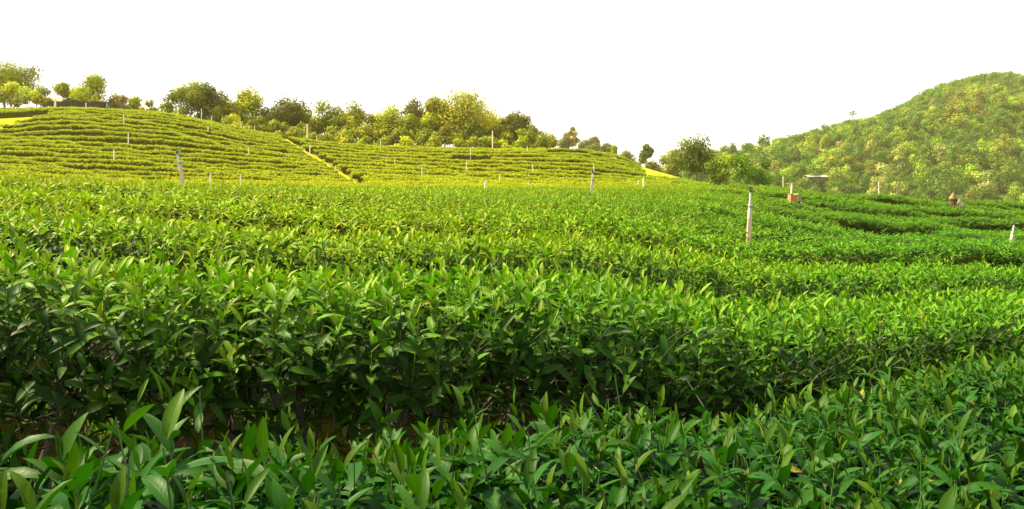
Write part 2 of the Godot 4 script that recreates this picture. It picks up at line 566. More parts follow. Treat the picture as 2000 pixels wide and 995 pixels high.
# a hedge farther off: many shoots over a woody body. pts: centre line as [x, d]; half width
func far_hedge(pts: Array, wide: float, density: float, mesh: Mesh, scale_: float, label: String, group: String, called := "tea_hedge", tint_mul := Color.WHITE, face := 0.6) -> bool:
	var where := []
	var tint := []
	var mid: Vector2 = pts[pts.size() / 2]
	var origin := Vector3(mid.x, ground(mid.x, mid.y), -mid.y)
	var body := Buf.new()
	var prev := -1
	for i in pts.size() - 1:
		var a: Vector2 = pts[i]
		var b: Vector2 = pts[i + 1]
		var seg := b - a
		var len := seg.length()
		if len > 4.0 or len < 1e-4:
			prev = -1
			continue
		var tg := seg / len
		var nm := Vector2(-tg.y, tg.x)
		if nm.y < 0: nm = -nm
		var right := smoothstep(1150.0, 1650.0, column(a.x, a.y)) if a.y < 53.0 and called == "tea_hedge" else 0.0
		var half := wide * (1.0 - 0.36 * right)
		var lift := right * smoothstep(7.0, 13.0, a.y) * 0.48 * bumps.get_noise_2d(a.x * 0.42 + origin.z * 7.7, origin.z * 3.1)
		var step := (0.02 * right * smoothstep(7.0, 14.0, a.y)) if called == "tea_hedge" else 0.09
		var tm := top((a.x + b.x) / 2, (a.y + b.y) / 2)
		if hidden((a.x + b.x) / 2, tm, (a.y + b.y) / 2):
			prev = -1
			continue
		# woody hull, the shade between rows put into its dark tint
		var ring := body.v.size()
		var hh := hedge_height(a.y)
		var shade := rnd(0.85, 1.15)
		for q in [-0.72, -0.80, -0.55, 0.0, 0.55, 0.80, 0.72]:
			var c: Vector2 = a + nm * half * q
			var y: float = top(c.x, c.y) - 0.17 * scale_ - step * q + lift + (0.0 if absf(q) < 0.7 else -0.08)
			if absf(q) == 0.72: y = ground(c.x, c.y) - 0.05
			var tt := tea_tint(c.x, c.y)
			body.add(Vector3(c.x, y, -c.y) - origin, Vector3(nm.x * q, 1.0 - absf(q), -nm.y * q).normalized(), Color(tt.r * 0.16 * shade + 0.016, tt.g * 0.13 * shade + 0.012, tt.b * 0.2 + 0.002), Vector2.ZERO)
		if prev >= 0 and (called == "tea_hedge" or i > 1 and i < pts.size() - 3):
			for j in 6:
				body.tri(prev + j, prev + j + 1, ring + j)
				body.tri(prev + j + 1, ring + j + 1, ring + j)
		prev = ring
		# shoots on top and on the two faces
		var want := len * half * 2.0 * density
		var cnt := int(want) + (1 if rng.randf() < want - int(want) else 0)
		for k in cnt:
			var q2 := rnd(-1, 1)
			var c2 := a + seg * rng.randf() + nm * half * q2
			var y2 := top(c2.x, c2.y) + shoulder(q2) - step * q2 + lift + rnd(-0.05, 0.04) * scale_
			if rng.randf() < 0.05: y2 += rnd(0.02, 0.1)
			var s := scale_ * rnd(0.8, 1.25)
			var tilt := Basis.from_euler(Vector3(rnd(-.3, .3) - nm.y * q2 * 0.4, rnd(0, TAU), rnd(-.3, .3) - nm.x * q2 * 0.4), EULER_ORDER_XZY)
			where.append(Transform3D(tilt.scaled(Vector3(s, s * rnd(0.85, 1.2) * (1.0 - 0.3 * right), s)), Vector3(c2.x, y2, -c2.y) - origin))
			tint.append(vary(tea_tint(c2.x, c2.y) * tint_mul))
		want = len * face * density * (1.0 + 0.5 * right)
		cnt = int(want) + (1 if rng.randf() < want - int(want) else 0)
		for k in cnt:
			var sd := -1.0 if rng.randf() < 0.72 else 1.0
			var down := rng.randf()
			var c3 := a + seg * rng.randf() + nm * half * sd * (1.0 - 0.2 * down * down - rnd(0, .12))
			var y3 := top(c3.x, c3.y) + lift - 0.13 - down * hh * 0.72
			if down > 0.5 and rng.randf() < 0.45: continue
			var s3 := scale_ * rnd(0.75, 1.1)
			var lean := Basis(Vector3(tg.x, 0, -tg.y), (0.8 + rnd(-.4, .4)) * (1.0 if sd < 0 else -1.0))
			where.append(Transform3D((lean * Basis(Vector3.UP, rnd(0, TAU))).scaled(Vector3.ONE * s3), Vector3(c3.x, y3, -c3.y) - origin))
			tint.append(vary(tea_tint(c3.x, c3.y) * tint_mul * 0.36))  # same shoots in a darker tint: painted shade on the row fronts
	if where.size() < 12: return false
	var root := thing(called, label, "tea hedge", origin, group)
	many("foliage", mesh, M.foliage, where, tint, root)
	obj("woody_body", body.mesh(), M.body, root)
	shoots_made += where.size()
	return true

var shoots_made := 0
func vary(c: Color) -> Color:
	var g := rnd(0.78, 1.3)
	var w := rnd(0.85, 1.18)
	return Color(c.r * g * w, c.g * g, c.b * g)

# ------------------------------------------------------------------ trees
# crown of many leaf sprays gathered in clumps; h height, w width of the crown, base at the origin
func crown_mesh(h: float, w: float, clear: float, sprays: int, leaf_size: float, col: Color, lobes: int, sparse := 0.0, squash := 1.0, limbs: Array = [], contrast := 0.4) -> ArrayMesh:
	var o := Buf.new()
	var mid := Vector3(0, (h + clear) * 0.5, 0)
	var half := Vector3(w * 0.5, (h - clear) * 0.5, w * 0.5 * squash)
	var clumps := []
	for k in lobes:
		var a := around()
		var rr := pow(rng.randf(), 0.4) * 0.74
		if k == 0: a = Vector3(rnd(-.2, .2), 1, rnd(-.2, .2))
		var c := mid + a * rr * half
		var r := minf(half.x, half.y) * rnd(0.40, 0.62) * (1.0 - 0.25 * sparse)
		if k == 0: c.y = h - r * 0.8
		clumps.append([c, r, rnd(0.95 - contrast, 0.95 + contrast), rnd(0.88, 1.16)])
		limbs.append(c)
	for i in sprays:
		var cl: Array = clumps[rng.randi() % lobes]
		var dir := around()
		dir.y = dir.y * 0.85 + 0.1
		var p: Vector3 = cl[0] + dir * cl[1] * pow(rng.randf(), 0.38) * rnd(0.85, 1.15)
		var g: float = cl[2] * rnd(0.75, 1.25)
		var wm: float = cl[3] * rnd(0.9, 1.1)
		var tint := Color(col.r * g * wm, col.g * g, col.b * g)
		var f := around()
		f = (f - dir * f.dot(dir) * 0.8 + dir * 0.2 + Vector3(0, -0.25, 0)).normalized()
		leaf(o, p, f, (Vector3.UP * 0.35 + dir * 1.3 + around() * 0.5).normalized(), leaf_size * rnd(0.7, 1.4), leaf_size * rnd(0.45, 0.75), rnd(.2, 1.0), 0.3, tint, 2)
	return o.mesh()

func trunk_mesh(h: float, r: float, limbs: Array, col: Color, lean := 0.0) -> ArrayMesh:
	var o := Buf.new()
	var pts := []
	var rad := []
	var sway := Vector3(rnd(-.05, .05) * h + lean, 0, rnd(-.05, .05) * h)
	for k in 7:
		var t := k / 6.0
		pts.append(Vector3(0, h * t, 0) + sway * t * t + (around() * 0.012 * h if k > 0 else Vector3(0, -0.15, 0)))
		rad.append(r * lerpf(1.0, 0.35, t) * (1.5 if k == 0 else 1.0))
	tube(o, pts, rad, col, 7)
	for c in limbs:
		var from: Vector3 = pts[2 + rng.randi() % 4]
		var to: Vector3 = c
		if to.y < from.y: from = pts[2]
		var m := from.lerp(to, 0.5) + Vector3(0, (to - from).length() * 0.08, 0) + around() * 0.05 * h
		tube(o, [from, m, to], [r * 0.45, r * 0.3, r * 0.12], col, 5)
	return o.mesh()

func tree(called: String, label: String, category: String, px: float, y_top: float, y_base: float, width_px: float, d: float, col: Color, opt := {}) -> Node3D:
	var h := (y_base - y_top + 4.0) / F * d
	var w := width_px * 1.38 / F * d
	var base := at(px, y_base, d)
	var sink := float(opt.get("sink", 0.6))
	base.y -= sink
	h += sink
	var root := thing(called, label, category, base, opt.get("group", ""))
	root.rotation.y = 0.0
	var limbs := []
	var clear: float = h * opt.get("clear", 0.12) * 0.6
	var size: float = opt.get("leaf", 0.34)
	var n: int = int(opt.get("dense", 1.0) * clampf(h * w * 105.0, 500.0, 7000.0))
	var lobes: int = opt.get("lobes", clampi(int(h * w / 3.0), 6, 22))
	var cm := crown_mesh(h, w, clear, n, size, col, lobes, opt.get("sparse", 0.0), opt.get("squash", 0.9), limbs)
	obj("trunk", trunk_mesh(h * 0.8, clampf(h * 0.018, 0.05, 0.2), limbs, opt.get("bark", Color(0.16, 0.12, 0.07)), opt.get("lean", 0.0)), M.bark_far, root)
	obj("crown", cm, M.foliage, root)
	return root

# ------------------------------------------------------------------ posts
var post_proto := {}
func post(px: float, y_top: float, y_base: float, wide_px: float, d: float, label: String, lean_px := 0.0, style := "plain", buried := 0.5) -> void:
	var h := (y_base - y_top) / F * d
	var w := maxf(wide_px / F * d, 0.03)
	var base := at(px, y_base, d)
	var root := thing("sprinkler_post" if style != "pole" else "bare_pole", label, "post", base, "pale posts among the tea")
	root.rotation.z = atan2(lean_px, y_base - y_top) * -1.0
	var wood := Color(0.86, 0.74, 0.52) if style != "white" else Color(0.84, 0.78, 0.62)
	if style == "sprinkler":
		var o := Buf.new()
		var ph := h * 0.66
		box(o, Vector3(0, (ph - buried) * 0.5, 0), Vector3(w, ph + buried, w * 0.9), Color(0.66, 0.51, 0.31), Basis(), 0.86, 0.003)
		obj("post", o.mesh(), M.timber, root)
		var o2 := Buf.new()
		tube(o2, [Vector3(-w * 0.28, ph * 0.55, w * 0.48), Vector3(-w * 0.25, h * 0.9, w * 0.42)], [w * 0.24, w * 0.22], Color(0.5, 0.5, 0.47), 10)
		obj("pipe", o2.mesh(), M.plastic, root)
		var o3 := Buf.new()
		tube(o3, [Vector3(0, ph * 0.90, 0), Vector3(0, ph * 0.93, 0)], [w * 0.78, w * 0.78], Color(0.05, 0.045, 0.04), 12)
		obj("strap", o3.mesh(), M.dark, root)
		var o4 := Buf.new()
		var hp := Vector3(-w * 0.25, h * 0.9, w * 0.42)
		tube(o4, [hp, hp + Vector3(0, h * 0.05, 0), hp + Vector3(0, h * 0.055, 0), hp + Vector3(0, h * 0.07, 0)], [w * 0.34, w * 0.34, w * 0.16, w * 0.16], Color(0.03, 0.03, 0.03), 10)
		tube(o4, [hp + Vector3(-w * 0.3, h * 0.095, 0), hp + Vector3(w * 0.75, h * 0.085, 0)], [w * 0.14, w * 0.1], Color(0.03, 0.03, 0.03), 8)
		tube(o4, [hp + Vector3(0, h * 0.06, 0), hp + Vector3(0, h * 0.11, 0)], [w * 0.12, w * 0.12], Color(0.03, 0.03, 0.03), 8)
		var head := obj("sprinkler_head", o4.mesh(), M.dark, root)
		var o5 := Buf.new()
		box(o5, hp + Vector3(w * 0.85, h * 0.075, 0), Vector3(w * 0.5, h * 0.03, w * 0.3), Color(0.45, 0.33, 0.16))
		obj("nozzle_arm", o5.mesh(), M.plastic, head)
	elif style == "plain" or style == "white":
		var o := Buf.new()
		var ph := h * 0.86
		tube(o, [Vector3(0, -buried, 0), Vector3(0, ph * 0.5, 0), Vector3(0, ph, 0), Vector3(0, ph + 0.002, 0)], [w * 0.5, w * 0.48, w * 0.44, 0.0], wood, 8)
		obj("post", o.mesh(), M.timber, root)
		var o2 := Buf.new()
		tube(o2, [Vector3(w * 0.1, ph - 0.03, w * 0.1), Vector3(w * 0.1, h, w * 0.1)], [w * 0.24, w * 0.2], Color(0.5, 0.5, 0.46), 6)
		obj("riser_pipe", o2.mesh(), M.plastic, root)
	else:
		var o := Buf.new()
		tube(o, [Vector3(0, -buried, 0), Vector3(0, h * 0.5, 0), Vector3(0, h, 0), Vector3(0, h + 0.003, 0)], [w * 0.5, w * 0.47, w * 0.42, 0.0], wood, 8)
		obj("pole", o.mesh(), M.timber, root)
		var o2 := Buf.new()
		tube(o2, [Vector3(0, h + 0.004, 0), Vector3(0, h + w * 0.9, 0)], [w * 0.62, w * 0.5], Color(0.6, 0.58, 0.5), 8)
		obj("pole_cap", o2.mesh(), M.plastic, root)

# ------------------------------------------------------------------ scene
func _ready() -> void:
	rng.seed = 20240611
	bumps.seed = 11
	bumps.frequency = 0.35
	bumps.fractal_octaves = 3
	# camera
	var cam := Camera3D.new()
	cam.name = "camera"
	cam.projection = Camera3D.PROJECTION_FRUSTUM
	cam.near = 0.05
	cam.far = 4000.0
	cam.size = 995.0 / F * cam.near
	cam.frustum_offset = Vector2(0.0, -(497.5 - HZ) / F * cam.near)
	cam.position = Vector3(0, EYE, 0)
	add_child(cam)
	# sky, air
	var env := Environment.new()
	env.background_mode = Environment.BG_SKY
	var sm := ProceduralSkyMaterial.new()
	sm.sky_top_color = Color(0.94, 0.97, 1.0)
	sm.sky_horizon_color = Color(1.0, 0.985, 0.94)
	sm.sky_curve = 0.15
	sm.ground_horizon_color = Color(0.55, 0.55, 0.45)
	sm.ground_bottom_color = Color(0.2, 0.22, 0.15)
	sm.sun_angle_max = 1.0
	env.background_energy_multiplier = 0.42
	var sky := Sky.new()
	sky.sky_material = sm
	env.sky = sky
	env.tonemap_mode = Environment.TONE_MAPPER_LINEAR
	env.tonemap_exposure = 4.4
	env.sdfgi_enabled = true
	env.ssao_enabled = true
	env.ssil_enabled = true
	env.fog_enabled = true
	env.fog_density = 0.0002
	env.fog_light_color = Color(1.0, 0.95, 0.74)
	var we := WorldEnvironment.new()
	we.name = "environment"
	we.environment = env
	add_child(we)
	var sun := DirectionalLight3D.new()
	sun.name = "sun"
	sun.light_energy = 1.6
	sun.light_angular_distance = 5.0
	sun.light_color = Color(1.0, 0.93, 0.78)
	sun.shadow_enabled = true
	add_child(sun)
	sun.look_at_from_position(Vector3(-58, 82, -20), Vector3.ZERO)
	# materials
	M.leaf = leaf_material()
	M.foliage = foliage_material()
	M.stem = plain(Color.WHITE, 0.5)
	M.bark = noisy(Color(0.45, 0.42, 0.36), Color(1, 1, 0.95), 0.03, 0.9, 9.0, 3, 0.3)
	M.bark_far = plain(Color.WHITE, 0.9)
	M.body = plain(Color.WHITE, 0.95)
	M.body.metallic_specular = 0.1
	M.timber = noisy(Color(0.62, 0.6, 0.55), Color(1, 1, 1), 0.03, 0.85, 5.0, 8, 0.2)
	M.plastic = plain(Color.WHITE, 0.4)
	M.dark = plain(Color.WHITE, 0.5)
	M.soil = noisy(Color(0.55, 0.5, 0.45), Color(1, 1, 1), 0.02, 0.95, 0.9, 21, 2.0)
	M.soil.metallic_specular = 0.05
	M.grass_ground = noisy(Color(0.6, 0.6, 0.55), Color(1, 1, 1), 0.03, 0.95, 0.35, 22)
	M.grass_ground.metallic_specular = 0.05
	M.bark.metallic_specular = 0.1
	M.timber.metallic_specular = 0.2
	bake()
	make_kinds()
	setting()
	field_rows()
	slope_rows()
	trees()
	wooded_hill()
	small_things()
	print("far shoots: ", shoots_made)

func setting() -> void:
	# the ground: one sheet of rings round the camera, out to the horizon
	var o := Buf.new()
	var angs := []
	var a := -180.0
	while a < 180.0:
		angs.append(a)
		a += 0.4 if absf(a + 0.01) < 42.0 else 4.0
	angs.append(180.0)
	var radii := [0.0]
	var r := 0.5
	while r < 2600.0:
		radii.append(r)
		r *= 1.045
	radii.append(2600.0)
	for rr in radii:
		for q in angs:
			var t := deg_to_rad(q)
			var x: float = rr * sin(t)
			var d: float = rr * cos(t)
			var y := ground(x, maxf(d, 0.8))
			var px := column(x, d)
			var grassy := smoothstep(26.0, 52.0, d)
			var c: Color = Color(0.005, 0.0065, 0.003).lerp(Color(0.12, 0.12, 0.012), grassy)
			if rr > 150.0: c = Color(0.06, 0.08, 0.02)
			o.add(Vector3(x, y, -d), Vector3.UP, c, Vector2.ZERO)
	var n := angs.size()
	for i in radii.size() - 1:
		for j in n - 1:
			var k := i * n + j
			o.tri(k, k + n, k + 1)
			o.tri(k + 1, k + n, k + n + 1)
	tag(obj("ground", o.mesh(), M.soil), "", "", "", "structure")
	# trodden grass paths on the slope
	sheet("grass_path", 52.0, 99.0, 30, func(d): return path_px(d) - 4.0, func(d): return path_px(d) + 4.0, 0.45)
	sheet("grass_track", 84.0, 95.0, 12, func(d): return -300.0, func(d): return (d - 84.0) * 4.0 + (96.0 if d < 92.0 else 60.0), 0.03)
	sheet("grass_patch", 56.0, 92.0, 20, func(d): return 1256.0 - absf(d - 80.0) * 0.2, func(d): return 1322.0 + (d - 70.0) * 0.3, 0.72)
	# sparse grass in the alleys between the nearest hedges
	var gm := Buf.new()
	for k in 9:
		var f := Vector3(rnd(-.5, .5), 1, rnd(-.5, .5)).normalized()
		leaf(gm, Vector3(rnd(-.03, .03), 0, rnd(-.03, .03)), f, Vector3(f.x, 0.1, f.z), rnd(.05, .10), 0.005, 0.8, 0.2, Color(rnd(.8, 1.2), rnd(.9, 1.1), 0.8), 3)
	var where := []
	var tint := []
	for k in 5000:
		var d := rnd(1.6, 8.5)
		var x := rnd(-0.8, 0.85) * d
		if bumps.get_noise_2d(x * 3.0 + 50.0, d * 3.0) < 0.0: continue
		where.append(Transform3D(Basis(Vector3.UP, rnd(0, TAU)).scaled(Vector3.ONE * rnd(.6, 1.5)), Vector3(x, ground(x, d), -d)))
		tint.append(vary(Color(0.13, 0.19, 0.04)))
	tag(many("grass", gm.mesh(), M.foliage, where, tint), "thin green grass growing in the alleys between the near hedges", "grass")

func sheet(called: String, da: float, db: float, n: int, l: Callable, r: Callable, lift: float) -> void:
	var o := Buf.new()
	for i in n + 1:
		var d := lerpf(da, db, float(i) / n)
		for j in 5:
			var px := lerpf(l.call(d), r.call(d), j / 4.0)
			var p := stand(px, d)
			var k := rnd(0.85, 1.15)
			o.add(p + Vector3(0, lift, 0), Vector3.UP, Color(0.22 * k, 0.23 * k, 0.012), Vector2.ZERO)
	for i in n:
		for j in 4:
			var a := i * 5 + j
			o.tri(a, a + 5, a + 1)
			o.tri(a + 1, a + 5, a + 6)
	tag(obj(called, o.mesh(), M.grass_ground), "", "", "", "structure")

func ordinal(n: int) -> String:
	var w := ["first", "second", "third", "fourth", "fifth", "sixth", "seventh", "eighth", "ninth", "tenth", "eleventh", "twelfth", "thirteenth", "fourteenth", "fifteenth", "sixteenth", "seventeenth", "eighteenth", "nineteenth", "twentieth", "twenty-first", "twenty-second", "twenty-third", "twenty-fourth", "twenty-fifth", "twenty-sixth", "twenty-seventh", "twenty-eighth"]
	return w[n] if n < w.size() else "last"

func field_row(k: int) -> Row:
	var row := Row.new()
	if k == 0:
		row.d0 = 0.93; row.sl = 0.45; row.sr = 1.10; row.half = 0.70
	elif k == 1:
		row.d0 = 3.20; row.sl = 0.12; row.sr = 0.96; row.half = 0.52
	else:
		row.d0 = 3.18
		var step := 2.0
		for i in k - 1:
			row.d0 += step
			step = minf(step * 1.09, 3.6)
		row.sl = 0.12 * pow(0.86, k - 1)
		row.sr = 0.96 * pow(0.89, k - 1)
		row.half = 0.53 * minf(pow(1.085, k - 1), 1.9)
	return row

func field_rows() -> void:
	near_hedge(field_row(0), -1.7, 5.4, 235.0, "nearest tea hedge, large dark green leaves filling the bottom of the picture", 1.0, 300, 5, 40.0)
	near_hedge(field_row(1), -3.6, 6.2, 205.0, "tea hedge with bare grey branches showing under its leafy side, second from the camera", 1.1, 300, 4, 200.0)
	near_hedge(field_row(2), -5.2, 8.0, 165.0, "third tea hedge from the camera, behind the one with bare branches", 1.04, 300, 3, 90.0)
	for k in range(3, 18):
		var row := field_row(k)
		var pts := []
		var x: float = -0.86 * row.d0
		var x1 := 34.0
		while x < x1:
			var d := row.z(x)
			var px := column(x, d)
			x += 0.25 if d < 20 else 0.4
			if px > 2350: break
			if px > 1330 and d > lerpf(44.0, 54.0, (px - 1330.0) / 700.0): continue
			# short breaks in the far right rows
			if px > 1450 and d > 9 and bumps.get_noise_2d(x * 0.55 + k * 31.0, k * 17.0) > 0.33: continue
			pts.append(Vector2(x, d))
		if pts.size() < 4: continue
		var far_: float = row.d0
		var dens := lerpf(160.0, 75.0, smoothstep(7.0, 40.0, far_))
		var sc := lerpf(1.0, 1.35, smoothstep(7.0, 40.0, far_))
		far_hedge(pts, row.half * 0.94, dens, shoot_kinds[k % 5], sc, "%s tea hedge of the wide field, counting away from the camera" % ordinal(k), "tea hedges of the rolling field")

func path_px(d: float) -> float:      # the grass path that climbs the slope between its two blocks of hedges
	return lerpf(702.0, 556.0, smoothstep(54.0, 100.0, d))

func slope_rows() -> void:
	# left block
	var n := 0
	for k in 21:
		var d0 := 53.0 + k * 2.32
		var pts := []
		var px := -220.0
		while px < 1400.0:
			px += 0.55 / d0 * F
			var d := d0 + 0.5 * sin(px * 0.011 + k) + bumps.get_noise_2d(px * 0.02, k * 9.0) * 0.6
			if px > path_px(d) - 9.0: break
			if px < 95.0 and d > 84.0 + px * 0.06 and d < 93.0 + px * 0.03: continue     # the grass track at the far left
			if d > 101.0: continue
			pts.append(Vector2((px - 1000.0) / F * d, d))
		if pts.size() < 4: continue
		if far_hedge(pts, 0.42, 76.0, tuft_kinds[k % 4], 0.85, "%s hedge up from the foot of the terraced slope, left of the climbing path" % ordinal(n), "tea hedges on the left slope", "terraced_tea_hedge", Color.WHITE, 0.16): n += 1
	# right block
	n = 0
	for k in 17:
		var d0 := (54.0 + k * 2.0) if k < 6 else (65.0 + (k - 5) * 3.15)
		var pts := []
		var px := 540.0
		while px < 1420.0:
			px += 0.55 / d0 * F
			var d := d0 + 1.1 + 0.7 * sin(px * 0.006 + k * 0.7) + bumps.get_noise_2d(px * 0.015, k * 7.0 + 40.0) * 0.9
			if px < path_px(d) + 8.0: continue
			if px > 1262.0 - absf(d - 80.0) * 0.2 and px < 1312.0 + (d - 70.0) * 0.3: continue     # light grass patch at the end of the slope
			if px > 1395.0 or px > 1300.0 and d > 84.0: continue
			if d > 100.0: continue
			if px > 880.0 and d > 76.0 and bumps.get_noise_2d(px * 0.045, k * 13.0) > 0.2: continue
			pts.append(Vector2((px - 1000.0) / F * d, d))
		if pts.size() < 4: continue
		if far_hedge(pts, 0.62, 66.0, tuft_kinds[(k + 1) % 4], 0.85, "%s hedge up from the foot of the slope, right of the climbing path" % ordinal(n), "tea hedges on the right slope", "terraced_tea_hedge", Color.WHITE, 0.16): n += 1

const OLIVE := Color(0.228, 0.238, 0.003)
const LIME := Color(0.335, 0.335, 0.004)
const DEEP := Color(0.195, 0.210, 0.003)
const PALE := Color(0.34, 0.30, 0.05)

func trees() -> void:
	var g := {"group": "trees along the crest of the slope"}
	var put := func(label, px, yt, yb, w, d, col, opt = {}):
		var oo: Dictionary = opt
		if not oo.has("group"): oo["group"] = "trees along the crest of the slope"
		tree(oo.get("called", "tree"), label, oo.get("category", "tree"), px, yt, yb, w, d, col, oo)
	put.call("big dark rounded tree cut by the left edge of the picture", 8, 118, 205, 120, 124, DEEP, {"clear": 0.1, "lobes": 24})
	put.call("low bright bush in front of the big dark tree at the left edge", 20, 168, 212, 90, 112, LIME, {"clear": 0.02, "called": "bush", "category": "bush"})
	put.call("low yellow-green bush left of the hut roof", 70, 182, 213, 42, 110, LIME, {"clear": 0.02, "called": "bush", "category": "bush"})
	put.call("small round tree poking up just left of the hut", 78, 172, 205, 24, 122, OLIVE, {"clear": 0.2})
	put.call("small bushy tree behind the hut, between hut and tall leafy tree", 123, 166, 210, 36, 118, OLIVE, {"clear": 0.15})
	put.call("leafy light green tree above the dark shade net", 182, 150, 212, 56, 116, LIME, {"clear": 0.2, "lobes": 14})
	put.call("low bush behind the middle of the shade net", 148, 186, 211, 36, 117, LIME, {"clear": 0.05, "called": "bush", "category": "bush"})
	put.call("brownish bush just right of the shade net", 228, 186, 218, 44, 118, Color(0.2, 0.16, 0.03), {"clear": 0.03, "called": "bush", "category": "bush"})
	put.call("low olive bush, second right of the shade net", 262, 193, 220, 44, 120, OLIVE, {"clear": 0.03, "called": "bush", "category": "bush"})
	put.call("low yellowish bush, third right of the shade net", 296, 200, 222, 40, 118, LIME, {"clear": 0.03, "called": "bush", "category": "bush"})
	put.call("thin leaning sapling left of the first dark tree group", 335, 191, 224, 16, 112, DEEP, {"clear": 0.15, "lobes": 5, "lean": -0.8})
	put.call("low bush at the foot of the thin leaning sapling", 322, 207, 224, 26, 114, OLIVE, {"clear": 0.02, "called": "bush", "category": "bush"})
	put.call("broad dark tree at the left end of the crest row, trunk showing", 372, 164, 238, 72, 112, DEEP, {"clear": 0.22, "lobes": 17, "sparse": 0.3})
	put.call("dark tree leaning into its broad neighbour, second in the crest row", 408, 167, 240, 50, 113, Color(0.085, 0.09, 0.006), {"clear": 0.3, "sparse": 0.4})
	put.call("lower bushy tree right of the first dark pair", 440, 192, 248, 54, 113, OLIVE, {"clear": 0.1})
	put.call("tall airy light tree with sky showing through its crown", 492, 169, 255, 50, 114, LIME, {"clear": 0.3, "sparse": 0.4, "dense": 0.7, "lobes": 18})
	put.call("small bushy tree under the tall airy tree", 470, 215, 254, 40, 112, OLIVE, {"clear": 0.05})
	put.call("wide dark tree right of the tall airy tree", 555, 192, 266, 86, 113, Color(0.095, 0.10, 0.006), {"clear": 0.12, "lobes": 20})
	put.call("sparse tree with many sky holes beside the tall white pole", 598, 212, 272, 40, 114, OLIVE, {"clear": 0.2, "sparse": 0.7, "dense": 0.6})
	put.call("narrow pointed tree just right of the tall white pole", 634, 199, 276, 50, 112, DEEP, {"clear": 0.12, "sparse": 0.4})
	put.call("upright light tree with a rounded top, middle of the crest row", 690, 201, 280, 48, 113, LIME, {"clear": 0.12, "lobes": 15})
	put.call("low light tree between two upright trees of the crest row", 662, 232, 279, 36, 111, OLIVE, {"clear": 0.05})
	put.call("low rounded tree left of the flat topped tree", 728, 226, 283, 42, 113, OLIVE, {"clear": 0.1})
	put.call("rounded light tree against the flat topped tree", 768, 208, 285, 62, 114, LIME, {"clear": 0.2, "lobes": 14})
	put.call("flat topped sparse tree left of the biggest tree", 812, 195, 285, 62, 115, Color(0.15, 0.13, 0.015), {"clear": 0.45, "sparse": 0.7, "dense": 0.7})
	put.call("dark lower tree under the flat topped sparse tree", 806, 228, 287, 54, 111, DEEP, {"clear": 0.08})
	put.call("biggest tree of the crest row, broad bright crown in billows", 905, 181, 289, 128, 114, Color(0.345, 0.315, 0.004), {"clear": 0.08, "lobes": 30, "dense": 1.25})
	put.call("rounded bright tree leaning on the left of the biggest tree", 848, 192, 289, 48, 112, LIME, {"clear": 0.2})
	put.call("dark hollow bush under the right side of the biggest tree", 920, 245, 290, 60, 110, DEEP, {"clear": 0.02, "called": "bush", "category": "bush"})
	put.call("upright tree right of the biggest tree, pale trunks visible", 1004, 219, 290, 66, 113, Color(0.14, 0.14, 0.006), {"clear": 0.3, "sparse": 0.3, "lobes": 15, "bark": Color(.5, .46, .38)})
	put.call("low round tree at the right of the crest row", 1042, 254, 291, 56, 112, Color(0.15, 0.145, 0.006), {"clear": 0.04})
	put.call("smallest round tree ending the crest row on the right", 1075, 266, 292, 30, 112, OLIVE, {"clear": 0.05})
	put.call("bush at the foot of the wide dark tree", 590, 245, 273, 50, 110, OLIVE, {"clear": 0.02, "called": "bush", "category": "bush"})
	put.call("bush filling the gap below the narrow pointed tree", 650, 252, 279, 44, 110, DEEP, {"clear": 0.02, "called": "bush", "category": "bush"})
	put.call("bush below the upright light tree", 706, 252, 283, 50, 110, OLIVE, {"clear": 0.02, "called": "bush", "category": "bush"})
	put.call("bush below the rounded light tree", 752, 256, 286, 44, 110, OLIVE, {"clear": 0.02, "called": "bush", "category": "bush"})
	put.call("bush at the foot of the tree with pale trunks", 985, 262, 291, 40, 110, DEEP, {"clear": 0.02, "called": "bush", "category": "bush"})
	put.call("bush left of the dark pair's trunks", 425, 222, 243, 44, 111, OLIVE, {"clear": 0.02, "called": "bush", "category": "bush"})
	put.call("leafy understorey bush below the broad dark tree at the left end", 352, 222, 244, 46, 109, DEEP, {"clear": 0.0, "called": "bush", "category": "bush"})
	put.call("leafy understorey bush between the first dark pair's trunks", 388, 226, 246, 44, 115, OLIVE, {"clear": 0.0, "called": "bush", "category": "bush"})
	put.call("leafy understorey bush left of the tall airy tree's foot", 455, 228, 255, 46, 109, LIME, {"clear": 0.0, "called": "bush", "category": "bush"})
	put.call("leafy understorey bush right of the tall airy tree's foot", 510, 232, 263, 48, 108, DEEP, {"clear": 0.0, "called": "bush", "category": "bush"})
	put.call("leafy understorey bush under the left side of the wide dark tree", 535, 240, 269, 44, 108, OLIVE, {"clear": 0.0, "called": "bush", "category": "bush"})
	put.call("leafy understorey bush between the tall white pole and the narrow pointed tree", 618, 245, 279, 40, 115, LIME, {"clear": 0.0, "called": "bush", "category": "bush"})
	put.call("leafy understorey bush at the foot of the upright light tree, left side", 676, 250, 284, 44, 108, OLIVE, {"clear": 0.0, "called": "bush", "category": "bush"})
	put.call("leafy understorey bush under the low rounded tree", 727, 252, 287, 44, 115, DEEP, {"clear": 0.0, "called": "bush", "category": "bush"})
	put.call("leafy understorey bush under the rounded light tree, right side", 782, 252, 289, 46, 109, OLIVE, {"clear": 0.0, "called": "bush", "category": "bush"})
	put.call("leafy understorey bush left of the biggest tree's trunk", 832, 255, 291, 44, 108, DEEP, {"clear": 0.0, "called": "bush", "category": "bush"})
	put.call("leafy understorey bush under the left side of the biggest tree", 868, 252, 292, 48, 108, OLIVE, {"clear": 0.0, "called": "bush", "category": "bush"})
	put.call("leafy understorey bush under the right rim of the biggest tree", 950, 250, 292, 52, 115, OLIVE, {"clear": 0.0, "called": "bush", "category": "bush"})
	put.call("leafy understorey bush between the pale trunks and the low round tree", 1022, 256, 293, 46, 109, OLIVE, {"clear": 0.0, "called": "bush", "category": "bush"})
